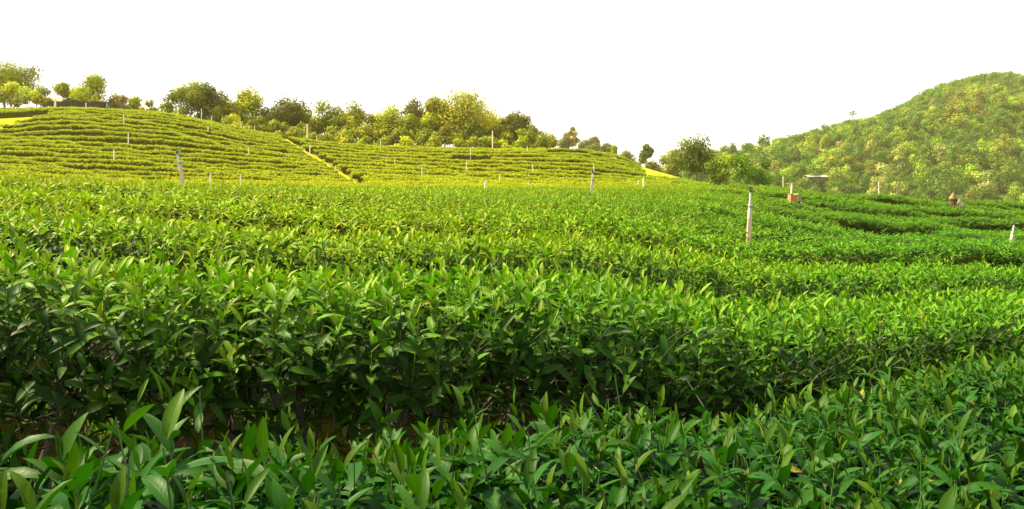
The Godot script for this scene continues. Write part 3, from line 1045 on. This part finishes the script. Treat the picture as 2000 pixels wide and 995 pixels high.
	put.call("leafy understorey bush between the last two round trees", 1060, 268, 293, 36, 108, DEEP, {"clear": 0.0, "called": "bush", "category": "bush"})
	put.call("second-row tree between the tall airy tree and the wide dark tree", 520, 226, 266, 70, 123, OLIVE, {"clear": 0.0})
	put.call("second-row tree behind the narrow pointed and the upright light tree", 662, 222, 280, 60, 123, OLIVE, {"clear": 0.0})
	put.call("second-row tree behind the low rounded tree", 745, 230, 288, 70, 123, LIME, {"clear": 0.0})
	put.call("second-row tree in the gap left of the biggest tree", 835, 222, 290, 70, 123, OLIVE, {"clear": 0.0})
	put.call("second-row tree in the gap right of the biggest tree", 962, 226, 291, 64, 123, LIME, {"clear": 0.0})
	put.call("second-row tree behind the low round tree at the row's right", 1030, 246, 292, 60, 123, OLIVE, {"clear": 0.0})
	put.call("second-row tree behind the first dark pair", 425, 200, 246, 60, 123, OLIVE, {"clear": 0.0})
	put.call("second-row tree behind the sparse tree by the tall white pole", 590, 228, 274, 64, 123, DEEP, {"clear": 0.0})
	put.call("round bush at the top end of the climbing path", 572, 252, 282, 46, 106, OLIVE, {"clear": 0.0, "called": "bush", "category": "bush", "sink": 0.9})
	put.call("round bush on the crest left of the climbing path's top", 492, 240, 262, 44, 106, OLIVE, {"clear": 0.0, "called": "bush", "category": "bush", "sink": 0.9})
	for k in 17:
		put.call("low scrub filling in under the crest trees", 512 + k * 34 + rnd(-6, 6), hermite(512.0 + k * 34, [500.0, 600.0, 700.0, 900.0, 1100.0], [252.0, 262.0, 270.0, 275.0, 276.0]) + rnd(-4, 4), hermite(512.0 + k * 34, [500.0, 600.0, 700.0, 900.0, 1100.0], [268.0, 282.0, 290.0, 297.0, 297.0]), 48, 106, [OLIVE, DEEP, LIME][k % 3], {"clear": 0.0, "called": "shrub", "category": "shrub", "group": "low scrub under the crest trees", "sink": 0.9})
	# beyond the saddle
	var far_ := {"group": "pale trees beyond the saddle"}
	put.call("pale rounded tree beyond the saddle, left of the tall thin one", 1105, 263, 300, 22, 240, Color(0.17, 0.17, 0.03), {"group": "pale trees beyond the saddle", "lobes": 16, "dense": 1.5, "leaf": 0.42, "clear": 0.05})
	put.call("tall thin pale tree beyond the saddle", 1119, 252, 300, 20, 240, PALE, {"group": "pale trees beyond the saddle", "lobes": 16, "leaf": 0.4, "clear": 0.3, "sparse": 0.6})
	put.call("grey-green spreading tree beyond the saddle", 1158, 273, 308, 44, 230, Color(0.12, 0.135, 0.03), {"group": "pale trees beyond the saddle", "lobes": 16, "dense": 1.5, "leaf": 0.42, "clear": 0.05})
	put.call("low tree at the right of the grey-green spreading tree", 1184, 284, 309, 26, 232, Color(0.14, 0.15, 0.03), {"group": "pale trees beyond the saddle", "lobes": 16, "dense": 1.5, "leaf": 0.42, "clear": 0.05})
	put.call("tiny round tree on a thin stem beyond the saddle", 1200, 288, 312, 13, 228, OLIVE, {"group": "pale trees beyond the saddle", "lobes": 10, "leaf": 0.4, "clear": 0.4})
	put.call("low far bush where the slope dips", 1224, 299, 330, 26, 235, Color(0.15, 0.15, 0.04), {"group": "pale trees beyond the saddle", "lobes": 16, "dense": 1.5, "leaf": 0.42, "clear": 0.0, "called": "bush", "category": "bush"})
	put.call("round lollipop tree on a bare stem in the dip", 1263, 287, 334, 20, 150, Color(0.10, 0.13, 0.02), {"group": "trees at the end of the field", "leaf": 0.4, "clear": 0.42, "lobes": 8, "dense": 1.5})
	var eg := "trees at the end of the field"
	put.call("low yellowish brush right of the lollipop tree", 1294, 308, 350, 56, 135, Color(0.19, 0.19, 0.03), {"group": eg, "clear": 0.0, "called": "bush", "category": "bush"})
	put.call("tall pale bamboo clump left of the dark field-end tree", 1318, 296, 350, 52, 118, Color(0.20, 0.22, 0.02), {"group": eg, "clear": 0.05, "called": "bamboo_clump", "category": "bamboo", "sparse": 0.4})
	put.call("dark dense tree with two tops at the end of the field", 1360, 267, 352, 74, 86, Color(0.085, 0.115, 0.005), {"group": eg, "clear": 0.06, "lobes": 22, "leaf": 0.26, "dense": 1.5})
	put.call("feathery yellow-green bamboo beside the dark two-topped tree", 1418, 306, 354, 56, 82, Color(0.16, 0.24, 0.006), {"group": eg, "clear": 0.02, "leaf": 0.24, "dense": 1.5, "called": "bamboo_clump", "category": "bamboo"})
	put.call("taller green bamboo in the middle of the field-end group", 1447, 307, 355, 46, 80, Color(0.10, 0.19, 0.005), {"group": eg, "clear": 0.02, "leaf": 0.24, "dense": 1.5, "called": "bamboo_clump", "category": "bamboo"})
	put.call("small round dark green bush, dome shaped, in front of the bamboo", 1475, 328, 356, 36, 76, Color(0.055, 0.13, 0.004), {"group": eg, "clear": 0.0, "leaf": 0.16, "dense": 3.0, "lobes": 7, "called": "bush", "category": "bush"})
	put.call("dark bamboo at the right end of the field-end group", 1499, 318, 356, 34, 80, Color(0.08, 0.16, 0.005), {"group": eg, "clear": 0.02, "leaf": 0.24, "dense": 1.5, "called": "bamboo_clump", "category": "bamboo"})

# ------------------------------------------------------------------ the wooded hill on the right
var hill_px := [1150.0, 1300.0, 1400.0, 1450.0, 1500.0, 1550.0, 1600.0, 1650.0, 1700.0, 1740.0, 1790.0, 1850.0, 1900.0, 1950.0, 2000.0, 2100.0, 2300.0, 2700.0]
var hill_y := [352.0, 340.0, 330.0, 318.0, 310.0, 292.0, 278.0, 264.0, 254.0, 240.0, 218.0, 198.0, 185.0, 179.0, 190.0, 206.0, 232.0, 300.0]
func hill(px: float, v: float) -> Vector3:       # v 0 at the foot, 1 on the crest, beyond 1 the far side
	var d0 := 185.0
	var d1 := lerpf(270.0, 430.0, smoothstep(1350.0, 1900.0, px))
	var crest := (HZ - hermite(px, hill_px, hill_y)) / F * d1
	var d := lerpf(d0, d1, v)
	var h := lerpf(-13.0, crest, pow(sin(minf(v, 1.0) * PI * 0.5), 0.9)) if v <= 1.0 else lerpf(crest, -10.0, (v - 1.0) * (v - 1.0))
	var x := (px - 1000.0) / F * d
	h += bumps.get_noise_2d(x * 0.03, d * 0.03) * 4.0 * sin(minf(v, 1.0) * PI)
	return Vector3(x, EYE + h, -d)

func clearing(sx: float, sy: float) -> float:      # two dry grass clearings on the lower left of the hill
	var line := 304.0 - (sx - 1430.0) * 0.10
	if sx > 1415 and sx < 1570 and absf(sy - line) < 11.0 + (sx - 1415) * 0.02: return 1.0
	if sx > 1574 and sx < 1616 and absf(sy - 303.0) < 14.0: return 1.0
	return 0.0

func wooded_hill() -> void:
	var o := Buf.new()
	var nx := 200
	var nv := 100
	for i in nx + 1:
		for j in nv + 1:
			var hp := hill(lerpf(1150.0, 2700.0, float(i) / nx), 2.0 * j / nv)
			var dry := clearing(1000.0 - F * hp.x / hp.z, HZ - F * (EYE - hp.y) / hp.z)
			o.add(hp, Vector3.UP, Color(0.05, 0.075, 0.015).lerp(Color(0.42, 0.32, 0.13), dry), Vector2.ZERO)
	for i in nx:
		for j in nv:
			var a := i * (nv + 1) + j
			o.tri(a, a + 1, a + nv + 1)
			o.tri(a + 1, a + nv + 2, a + nv + 1)
	for q in o.n.size(): o.n[q] = Vector3.ZERO
	for t in range(0, o.i.size(), 3):
		var nn := (o.v[o.i[t + 2]] - o.v[o.i[t]]).cross(o.v[o.i[t + 1]] - o.v[o.i[t]])
		if nn.y < 0: nn = -nn
		for e in 3: o.n[o.i[t + e]] += nn
	for q in o.n.size(): o.n[q] = o.n[q].normalized()
	tag(obj("hill", o.mesh(), M.grass_ground), "", "", "", "structure")
	# tree kinds of the wood
	var kinds := []
	var looks := [
		["dark green round tree", Color(0.069, 0.138, 0.013), 1.0, 1.0], ["mid green bushy tree", Color(0.106, 0.198, 0.013), 0.9, 1.1], ["bright green bamboo-like tree", Color(0.144, 0.258, 0.013), 0.9, 0.9],
		["olive spreading tree", Color(0.195, 0.215, 0.022), 0.95, 1.15], ["pale yellow-green feathery tree", Color(0.250, 0.290, 0.060), 1.05, 0.95], ["brownish thin-leaved tree", Color(0.225, 0.195, 0.055), 0.95, 1.0],
		["deep green tall tree", Color(0.060, 0.144, 0.016), 1.25, 0.85], ["light green billowy tree", Color(0.175, 0.252, 0.018), 1.0, 1.1]]
	for v in 3:
		for l in looks:
			var limbs := []
			var h: float = 8.0 * l[2] * rnd(0.9, 1.12)
			var w: float = 7.0 * l[3] * rnd(0.85, 1.15)
			var g := rnd(0.72, 1.2)
			var tone: Color = l[1]
			var cm := crown_mesh(h, w, h * 0.02, 1000, 0.62, Color(tone.r * g * rnd(1.0, 1.2), tone.g * g, tone.b * g * 1.2), 7 + v, 0.0, 1.0, limbs, 0.24)
			kinds.append([l[0], cm, trunk_mesh(h * 0.75, 0.13, limbs.slice(0, 5), Color(0.25, 0.2, 0.14))])
	# where they stand: a jittered grid over the slope that faces the camera, thinner in the dry clearings
	var spots := []
	var tries := 0
	while spots.size() < 1900 and tries < 16000:
		tries += 1
		var px := rnd(1335.0, 2150.0)
		var v := pow(rng.randf(), 0.8) * 1.06
		var p := hill(px, v)
		var sx := 1000.0 + F * p.x / -p.z
		var sy := HZ + F * (EYE - p.y) / -p.z
		if sy > 450.0: continue
		if clearing(sx, sy) > 0.5 and rng.randf() < 0.94: continue
		if sx > 1568 and sx < 1630 and sy > 334 and sy < 360 and -p.z < 216: continue
		var near_ := false
		for s in spots:
			if absf(s[0].x - p.x) < 3.2 and absf(s[0].z - p.z) < 3.9:
				near_ = true
				break
		if near_: continue
		# which kind: bright bamboo in the middle belt, pale ones at the foot, dry ones near the top
		var up := (HZ - sy + 40.0) / 240.0
		var z := bumps.get_noise_2d(p.x * 0.12, p.z * 0.12)
		var k := 1
		var u := rng.randf()
		if sy > 318 and u < 0.24: k = [4, 4, 3, 7, 0, 6][rng.randi() % 6]
		elif up > 0.5 and u < 0.6: k = [3, 7, 3, 7, 1, 5, 2][rng.randi() % 7]
		elif z > 0.1: k = [2, 7, 2, 1][rng.randi() % 4]
		elif z < -0.15: k = [0, 6, 0, 1][rng.randi() % 4]
		else: k = [1, 0, 7, 3, 1, 2][rng.randi() % 6]
		if sx > 1700 and up < 0.6 and u > 0.3: k = [0, 1, 2, 6, 1, 2, 0][rng.randi() % 7]
		k += 8 * (rng.randi() % 3)
		var s := rnd(0.5, 1.0)
		var seen := sx > -5 and sx < 2005 and sy - 8.0 * s * F / -p.z < 395.0 and not hidden(p.x, p.y + 8.0 * s, -p.z, 0.0)
		spots.append([p, k, s, s / -p.z * (1.0 if seen else 0.0), sx, sy])
	spots.sort_custom(func(a, b): return a[3] > b[3])
	var rest := []
	var rest_tint := []
	var first := {}
	var n := 0
	for s in spots:
		var p: Vector3 = s[0] - Vector3(0, 0.4, 0)
		var b := Basis(Vector3.UP, rnd(0, TAU)).scaled(Vector3(s[2] * rnd(.85, 1.15), s[2], s[2] * rnd(.85, 1.15)))
		if n < 300 and s[3] > 0.0:
			n += 1
			var kind: Array = kinds[s[1]]
			var root: Node3D
			var rise: float = (HZ + 40.0 - s[5]) / maxf(HZ + 40.0 - (hermite(s[4], hill_px, hill_y) - 18.0), 20.0)
			var level := "foot" if rise < 0.22 else ("lower slope" if rise < 0.45 else ("middle slope" if rise < 0.68 else ("upper slope" if rise < 0.9 else "ridge")))
			var beside := "behind the field-end bamboo"
			for z in [[1530, "left of the shed"], [1570, "just left of the shed"], [1630, "above the white-roofed shed"], [1690, "right of the shed"], [1750, "well right of the shed"], [1810, "well left of the wicker basket"], [1850, "left of the wicker basket"], [1890, "above the wicker basket"], [1940, "right of the wicker basket"], [1970, "near the picture's right edge"]]:
				if s[4] > z[0] - 40: beside = z[1]
			var zone: String = "on the wooded hill's %s, %s" % [level, beside]
			if not first.has(s[1]):
				root = thing("forest_tree", "", "tree", p)
				obj("trunk", kind[2], M.bark_far, root)
				obj("crown", kind[1], M.foliage, root)
				first[s[1]] = root
			else:
				root = first[s[1]].duplicate()
				root.name = numbered("forest_tree")
				add_child(root)
			root.transform = Transform3D(b, p)
			tag(root, "%s %s" % [kind[0], zone], "tree", "%ss %s" % [kind[0], zone])
		else:
			rest.append(Transform3D(b, p))
			var t: Color = looks[s[1] % 8][1]
			rest_tint.append(Color(t.r * 10.0, t.g * 6.0, t.b * 10.0) if false else Color(rnd(.8, 1.2), rnd(.85, 1.15), 1.0))
	# the remaining trees of the wood, of one mixed green kind
	tag(many("forest", kinds[1][1], M.foliage, rest, rest_tint), "closed green wood covering the far hill between its single trees", "forest")
	print("wood: ", spots.size(), " trees, single ", n)

# ------------------------------------------------------------------ hut, net, shed, posts, baskets
func find_d(px: float, y: float, d0: float, d1: float) -> float:   # how far off the tea tops appear at that picture row
	var best := d0
	var least := 1e9
	for i in 400:
		var d := lerpf(d0, d1, i / 399.0)
		var e := absf(HZ + F * look_up(grid, px, d) / d - y)
		if e < least:
			least = e
			best = d
	return best

func small_things() -> void:
	# posts standing in the field
	post(356, 294, 357, 7.0, 10.0, "leaning pale post with a brown sprinkler head, tallest on the left before the slope", -8.0, "sprinkler", 1.0)
	post(1463, 366, 462, 8.5, find_d(1463, 458, 6, 20), "tall tan post with a white pipe strapped to it and black sprinkler on top", 5.0, "sprinkler", 0.9)
	post(1974, 434, 488, 6.0, find_d(1974, 486, 8, 30), "leaning pale post at the right edge of the picture", 8.0, "sprinkler", 0.9)
	post(1155, 334, 379, 5.0, find_d(1155, 377, 12, 45), "pale post with a small black sprinkler, in mid field before the grass patch", 4.0, "sprinkler", 0.9)
	post(948, 352, 373, 5.0, find_d(948, 371, 14, 45), "short stout pale post at mid field, between the two slope blocks", 0.0, "plain", 0.9)
	post(411, 338, 358, 3.5, 14.0, "short pale post on the field's brow, right of the leaning post", 0.0, "plain", 0.9)
	post(470, 341, 359, 3.0, 16.0, "second short pale post on the field's brow right of the leaning post", 0.0, "plain", 0.9)
	post(1257, 345, 369, 3.2, find_d(1257, 367, 20, 48), "pale post in front of the light grass patch, right one of two", 0.0, "white", 0.9)
	post(1247, 350, 366, 2.2, find_d(1247, 364, 20, 50), "thin pale post in front of the light grass patch, left one of two", 0.0, "plain", 0.9)
	post(1546, 357, 388, 3.4, find_d(1546, 384, 20, 45), "pale post standing behind the tan carton", 1.0, "white", 0.9)
	post(1530, 343, 360, 1.6, 46.0, "thin pale post at the field's far edge, left of the tan carton", 0.0, "white", 0.9)
	post(1717, 354, 366, 1.5, 50.0, "thin pale post at the field's far edge under the wooded hill", 0.0, "white", 0.9)
	post(1060, 361, 373, 2.0, 40.0, "tiny pale post in mid field, right of the short stout post", 0.0, "plain", 0.9)
	post(1033, 353, 366, 1.6, 48.0, "tiny thin post at the foot of the right slope", 0.0, "plain", 0.9)
	# posts on the terraced slope
	var on := [
		[241, 222, 241, 2.0, "pale post in the top rows of the left slope, under the low bushes"],
		[250, 257, 277, 2.2, "pale post halfway up the left slope, below the one in the top rows"],
		[222, 291, 310, 2.8, "short stout pale post low on the left slope"],
		[485, 287, 301, 2.0, "pale post on the left slope nearest the climbing path"],
		[406, 246, 257, 1.8, "small pale post under the lower bushy tree right of the first dark pair"],
		[605, 282, 296, 2.2, "pale post beside the climbing path, on its right"],
		[655, 322, 332, 1.5, "small pale post low beside the climbing path"],
		[824, 322, 346, 1.7, "thin pale post low on the right slope below the flat topped tree"],
		[771, 308, 321, 1.5, "tiny thin post on the right slope below the rounded light tree"],
		[911, 314, 331, 1.7, "thin pale post midway up the right slope below the biggest tree"],
		[919, 288, 303, 1.9, "thin pale post in the top rows under the biggest tree"],
		[1040, 320, 334, 1.7, "thin pale post midway up the right slope below the low round tree"],
		[1030, 285, 297, 1.6, "tiny pale post in the top rows below the low round tree"],
		[976, 339, 353, 1.9, "pale post at the foot of the right slope, nearest the short stout post"],
		[1160, 318, 332, 1.6, "thin pale post on the right slope above the mid field sprinkler"],
		[1265, 333, 347, 1.8, "pale post at the left edge of the light grass patch"]]
	for p in on: post(p[0], p[1], p[2], p[3], find_d(p[0], p[2], 55, 99), p[4], 0.0, "plain", 0.6)
	# along the crest
	post(600, 245, 274, 2.8, 101.0, "tall white pole on the crest beside the sparse tree", 0.0, "pole", 0.6)
	post(962, 258, 293, 2.6, 101.0, "tall white pole on the crest under the biggest tree's right side", 0.0, "pole", 0.6)
	post(743, 274, 288, 1.7, 101.0, "small white pole on the crest under the low rounded tree", 0.0, "pole", 0.6)
	post(413, 228, 243, 1.6, 101.0, "small white pole on the crest below the first dark pair", 0.0, "pole", 0.6)
	post(393, 214, 238, 1.5, 102.0, "thin pale pole against the dark pair of trees", 0.0, "pole", 0.6)
	post(347, 216, 229, 1.6, 101.0, "small white pole on the crest by the leaning sapling", 0.0, "pole", 0.6)
	post(319, 214, 226, 1.5, 101.0, "small white pole on the crest between low bushes and sapling", 0.0, "pole", 0.6)
	post(470, 239, 252, 1.5, 101.0, "small white pole on the crest under the tall airy tree, left one", 0.0, "pole", 0.6)
	post(497, 246, 259, 1.5, 101.0, "small white pole on the crest under the tall airy tree, right one", 0.0, "pole", 0.6)
	post(618, 267, 279, 1.4, 101.0, "small white pole on the crest right of the tall white pole", 0.0, "pole", 0.6)
	post(55, 198, 218, 2.0, 96.0, "thin pale pole by the grass track at the far left", 0.0, "pole", 0.6)
	post(94, 209, 218, 1.8, 97.0, "short pale pole at the end of the grass track, left of the net", 0.0, "pole", 0.6)
	post(107, 197, 214, 4.0, 101.0, "thick white post at the left end of the shade net", 0.0, "pole", 0.6)
	post(167, 203, 214, 2.0, 101.0, "pale post in front of the middle of the shade net", 0.0, "pole", 0.6)

	# dark shade net on stakes
	var d := 104.0
	var root := thing("shade_net_fence", "low dark shade net stretched along the top of the left slope", "fence", at(150, 214, d))
	var o := Buf.new()
	var edge := [[92, 199], [104, 197.5], [122, 198.5], [134, 197], [145, 194.5], [156, 198], [176, 199], [192, 198.5], [204, 198.5], [207, 213]]
	var base := at(150, 214, d)
	for i in 41:
		var px := lerpf(91.0, 207.0, i / 40.0)
		var yt := 199.0
		for e in edge.size() - 2:
			if px >= edge[e][0] and px <= edge[e + 1][0]: yt = lerpf(edge[e][1], edge[e + 1][1], (px - edge[e][0]) / (edge[e + 1][0] - edge[e][0]))
		for j in 5:
			var p := at(px, lerpf(yt, 215.0, j / 4.0), d) - base
			var k := rnd(0.85, 1.15)
			p.z += 0.06 * sin(i * 0.9 + j) + 0.1 * sin(i * 0.23)
			o.add(p, Vector3(0, 0.1, 1).normalized(), Color(0.050 * k, 0.042 * k, 0.026 * k), Vector2(i, j))
	for i in 40:
		for j in 4:
			var a := i * 5 + j
			o.tri(a, a + 5, a + 1)
			o.tri(a + 1, a + 5, a + 6)
	obj("net", o.mesh(), M.body, root)
	for px in [92, 120, 145, 176, 206]:
		var st := Buf.new()
		var foot := at(px, 216, d) - base + Vector3(0, 0, -0.08)
		tube(st, [foot, foot + Vector3(0, 1.25 if px != 145 else 1.5, 0)], [0.035, 0.03], Color(0.12, 0.09, 0.06), 6)
		obj("stake", st.mesh(), M.bark_far, root)

	# small hut with a pale brown roof
	d = 114.0
	var hb := at(100, 214, d)
	root = thing("hut", "small hut with a tilted pale brown roof left of the shade net", "hut", hb)
	o = Buf.new()
	box(o, Vector3(0, 0.62, -0.7), Vector3(1.25, 1.24, 1.3), Color(0.42, 0.33, 0.2))
	obj("wall", o.mesh(), M.timber, root)
	o = Buf.new()
	box(o, Vector3(0.28, 0.5, -0.03), Vector3(0.5, 0.95, 0.05), Color(0.12, 0.09, 0.06))
	obj("door", o.mesh(), M.timber, root)
	for i in 7:                     # roof boards, each a piece
		o = Buf.new()
		var k := rnd(0.85, 1.15)
		box(o, Vector3(-0.86 + i * 0.285, 1.5 - 0.035 * i, -0.6), Vector3(0.27, 0.05, 1.8), Color(0.42 * k, 0.26 * k, 0.14 * k), Basis(Vector3(1, 0, 0), 0.42) * Basis(Vector3(0, 0, 1), -0.12))
		obj("roof_sheet", o.mesh(), M.timber, root)

	# long low shed with a white roof at the foot of the wooded hill
	d = 205.0
	hb = at(1598, 354, d)
	root = thing("white_roofed_shed", "long low shed with a white roof at the foot of the wooded hill", "shed", hb)
	o = Buf.new()
	box(o, Vector3(0, 0.5, -1.6), Vector3(4.6, 1.1, 3.0), Color(0.12, 0.11, 0.08))
	obj("wall", o.mesh(), M.timber, root)
	for sd in [-1.0, 1.0]:
		o = Buf.new()
		box(o, Vector3(0.0, 1.3, -1.6 - sd * -0.88), Vector3(5.2, 0.06, 1.85), Color(0.30, 0.275, 0.22), Basis(Vector3(1, 0, 0), 0.24 * sd))
		obj("roof_slope", o.mesh(), M.plastic, root)
	for i in 3:
		o = Buf.new()
		box(o, Vector3(-1.8 + 1.8 * i, 0.6, -0.08), Vector3(0.7, 0.6, 0.06), Color(0.06, 0.06, 0.06))
		obj("window", o.mesh(), M.dark, root)

	# tan carton and green sack on the tea
	d = find_d(1553, 398, 18, 42)
	var m := d / F
	var c := at(1548, 397, d)
	root = thing("carton", "tan cardboard carton resting on the tea against a pale post", "carton", c)
	root.rotation = Vector3(0, 0.25, -0.06)
	o = Buf.new()
	box(o, Vector3(0, 8.3 * m, 0), Vector3(14.5 * m, 16.6 * m, 11 * m), Color(0.42, 0.22, 0.08), Basis(), 1.04, 0.004)
	obj("body", o.mesh(), M.timber, root)
	o = Buf.new()
	box(o, Vector3(0, 8.0 * m, 5.6 * m), Vector3(13.4 * m, 0.9 * m, 0.3 * m), Color(0.2, 0.11, 0.05))
	obj("seam", o.mesh(), M.dark, root)
	for sd in [-1.0, 1.0]:
		o = Buf.new()
		box(o, Vector3(sd * 4.2 * m, 17.2 * m, 0), Vector3(6.6 * m, 0.5 * m, 10.6 * m), Color(0.45, 0.25, 0.10), Basis(Vector3(0, 0, 1), sd * 0.3))
		obj("flap", o.mesh(), M.timber, root)
	c = at(1560.5, 397, d + 0.2)
	root = thing("sack", "olive green sack with a dark base and cord beside the tan carton", "sack", c)
	o = Buf.new()
	tube(o, [Vector3(0, 4 * m, 0), Vector3(0, 6 * m, 0), Vector3(0, 11 * m, 0), Vector3(0.3 * m, 16 * m, 0), Vector3(0.5 * m, 18.5 * m, 0), Vector3(0.5 * m, 19 * m, 0)], [4.8 * m, 5.4 * m, 5.6 * m, 5.2 * m, 4.0 * m, 0], Color(0.30, 0.31, 0.10), 12)
	obj("bag", o.mesh(), M.timber, root)
	o = Buf.new()
	tube(o, [Vector3(0, -1 * m, 0), Vector3(0, 4 * m, 0)], [5.2 * m, 5.4 * m], Color(0.03, 0.025, 0.02), 12)
	obj("base", o.mesh(), M.dark, root)
	o = Buf.new()
	tube(o, [Vector3(-5 * m, 17 * m, 3 * m), Vector3(0, 13.5 * m, 5.9 * m), Vector3(5 * m, 10 * m, 3 * m)], [0.5 * m, 0.5 * m, 0.5 * m], Color(0.16, 0.09, 0.03), 6)
	obj("cord", o.mesh(), M.dark, root)
	o = Buf.new()
	box(o, Vector3(3.0 * m, 1.0 * m, 5.4 * m), Vector3(3.6 * m, 2.6 * m, 0.8 * m), Color(0.7, 0.66, 0.62), Basis(Vector3(0, 0, 1), 0.3))
	obj("label_patch", o.mesh(), M.plastic, root)

	# wicker basket with a straw cone, and a white bundle
	d = find_d(1864, 405, 20, 53)
	m = d / F
	c = at(1862, 406, d)
	root = thing("wicker_basket", "dark brown wicker basket with a pointed straw cone on top", "basket", c)
	o = Buf.new()
	tube(o, [Vector3(0, -2 * m, 0), Vector3(0, 5 * m, 0), Vector3(0, 13 * m, 0), Vector3(0, 17 * m, 0)], [5.6 * m, 6.6 * m, 7.4 * m, 7.8 * m], Color(0.10, 0.065, 0.03), 14)
	obj("basket_body", o.mesh(), M.timber, root)
	for i in 5:
		o = Buf.new()
		var y := (0.5 + i * 3.4) * m
		tube(o, [Vector3(0, y, 0), Vector3(0, y + 1.1 * m, 0)], [(6.4 + i * 0.36) * m, (6.5 + i * 0.36) * m], Color(0.20, 0.13, 0.06) if i < 4 else Color(0.05, 0.03, 0.02), 14)
		obj("woven_band", o.mesh(), M.timber, root)
	o = Buf.new()
	tube(o, [Vector3(0, 17.5 * m, 0), Vector3(0, 17.8 * m, 0), Vector3(0.6 * m, 23 * m, 0), Vector3(0.9 * m, 28 * m, 0), Vector3(1.0 * m, 31 * m, 0)], [0, 7.6 * m, 4.6 * m, 2.0 * m, 0.3 * m], Color(0.34, 0.25, 0.10), 14)
	obj("straw_cone", o.mesh(), M.timber, root)
	c = at(1876, 406, d + 0.1)
	root = thing("white_bundle", "white cloth bundle leaning on the wicker basket's right side", "bundle", c)
	o = Buf.new()
	tube(o, [Vector3(0, -1 * m, 0), Vector3(0, 2 * m, 0), Vector3(0.2 * m, 8 * m, 0), Vector3(-0.6 * m, 12 * m, 0), Vector3(-1.0 * m, 14 * m, 0), Vector3(-1.0 * m, 14.3 * m, 0)], [4.4 * m, 5.2 * m, 5.6 * m, 4.6 * m, 3.0 * m, 0], Color(0.5, 0.44, 0.32), 10)
	obj("cloth", o.mesh(), M.timber, root)
	o = Buf.new()
	tube(o, [Vector3(-1.0 * m, 14 * m, 0), Vector3(-1.2 * m, 15 * m, 0), Vector3(-1.6 * m, 17 * m, 0)], [1.3 * m, 1.2 * m, 2.0 * m], Color(0.72, 0.68, 0.58), 8)
	obj("knot", o.mesh(), M.timber, root)
	o = Buf.new()
	box(o, Vector3(-0.6 * m, 1.6 * m, 5.2 * m), Vector3(3.0 * m, 3.0 * m, 0.6 * m), Color(0.02, 0.02, 0.02))
	obj("dark_opening", o.mesh(), M.dark, root)
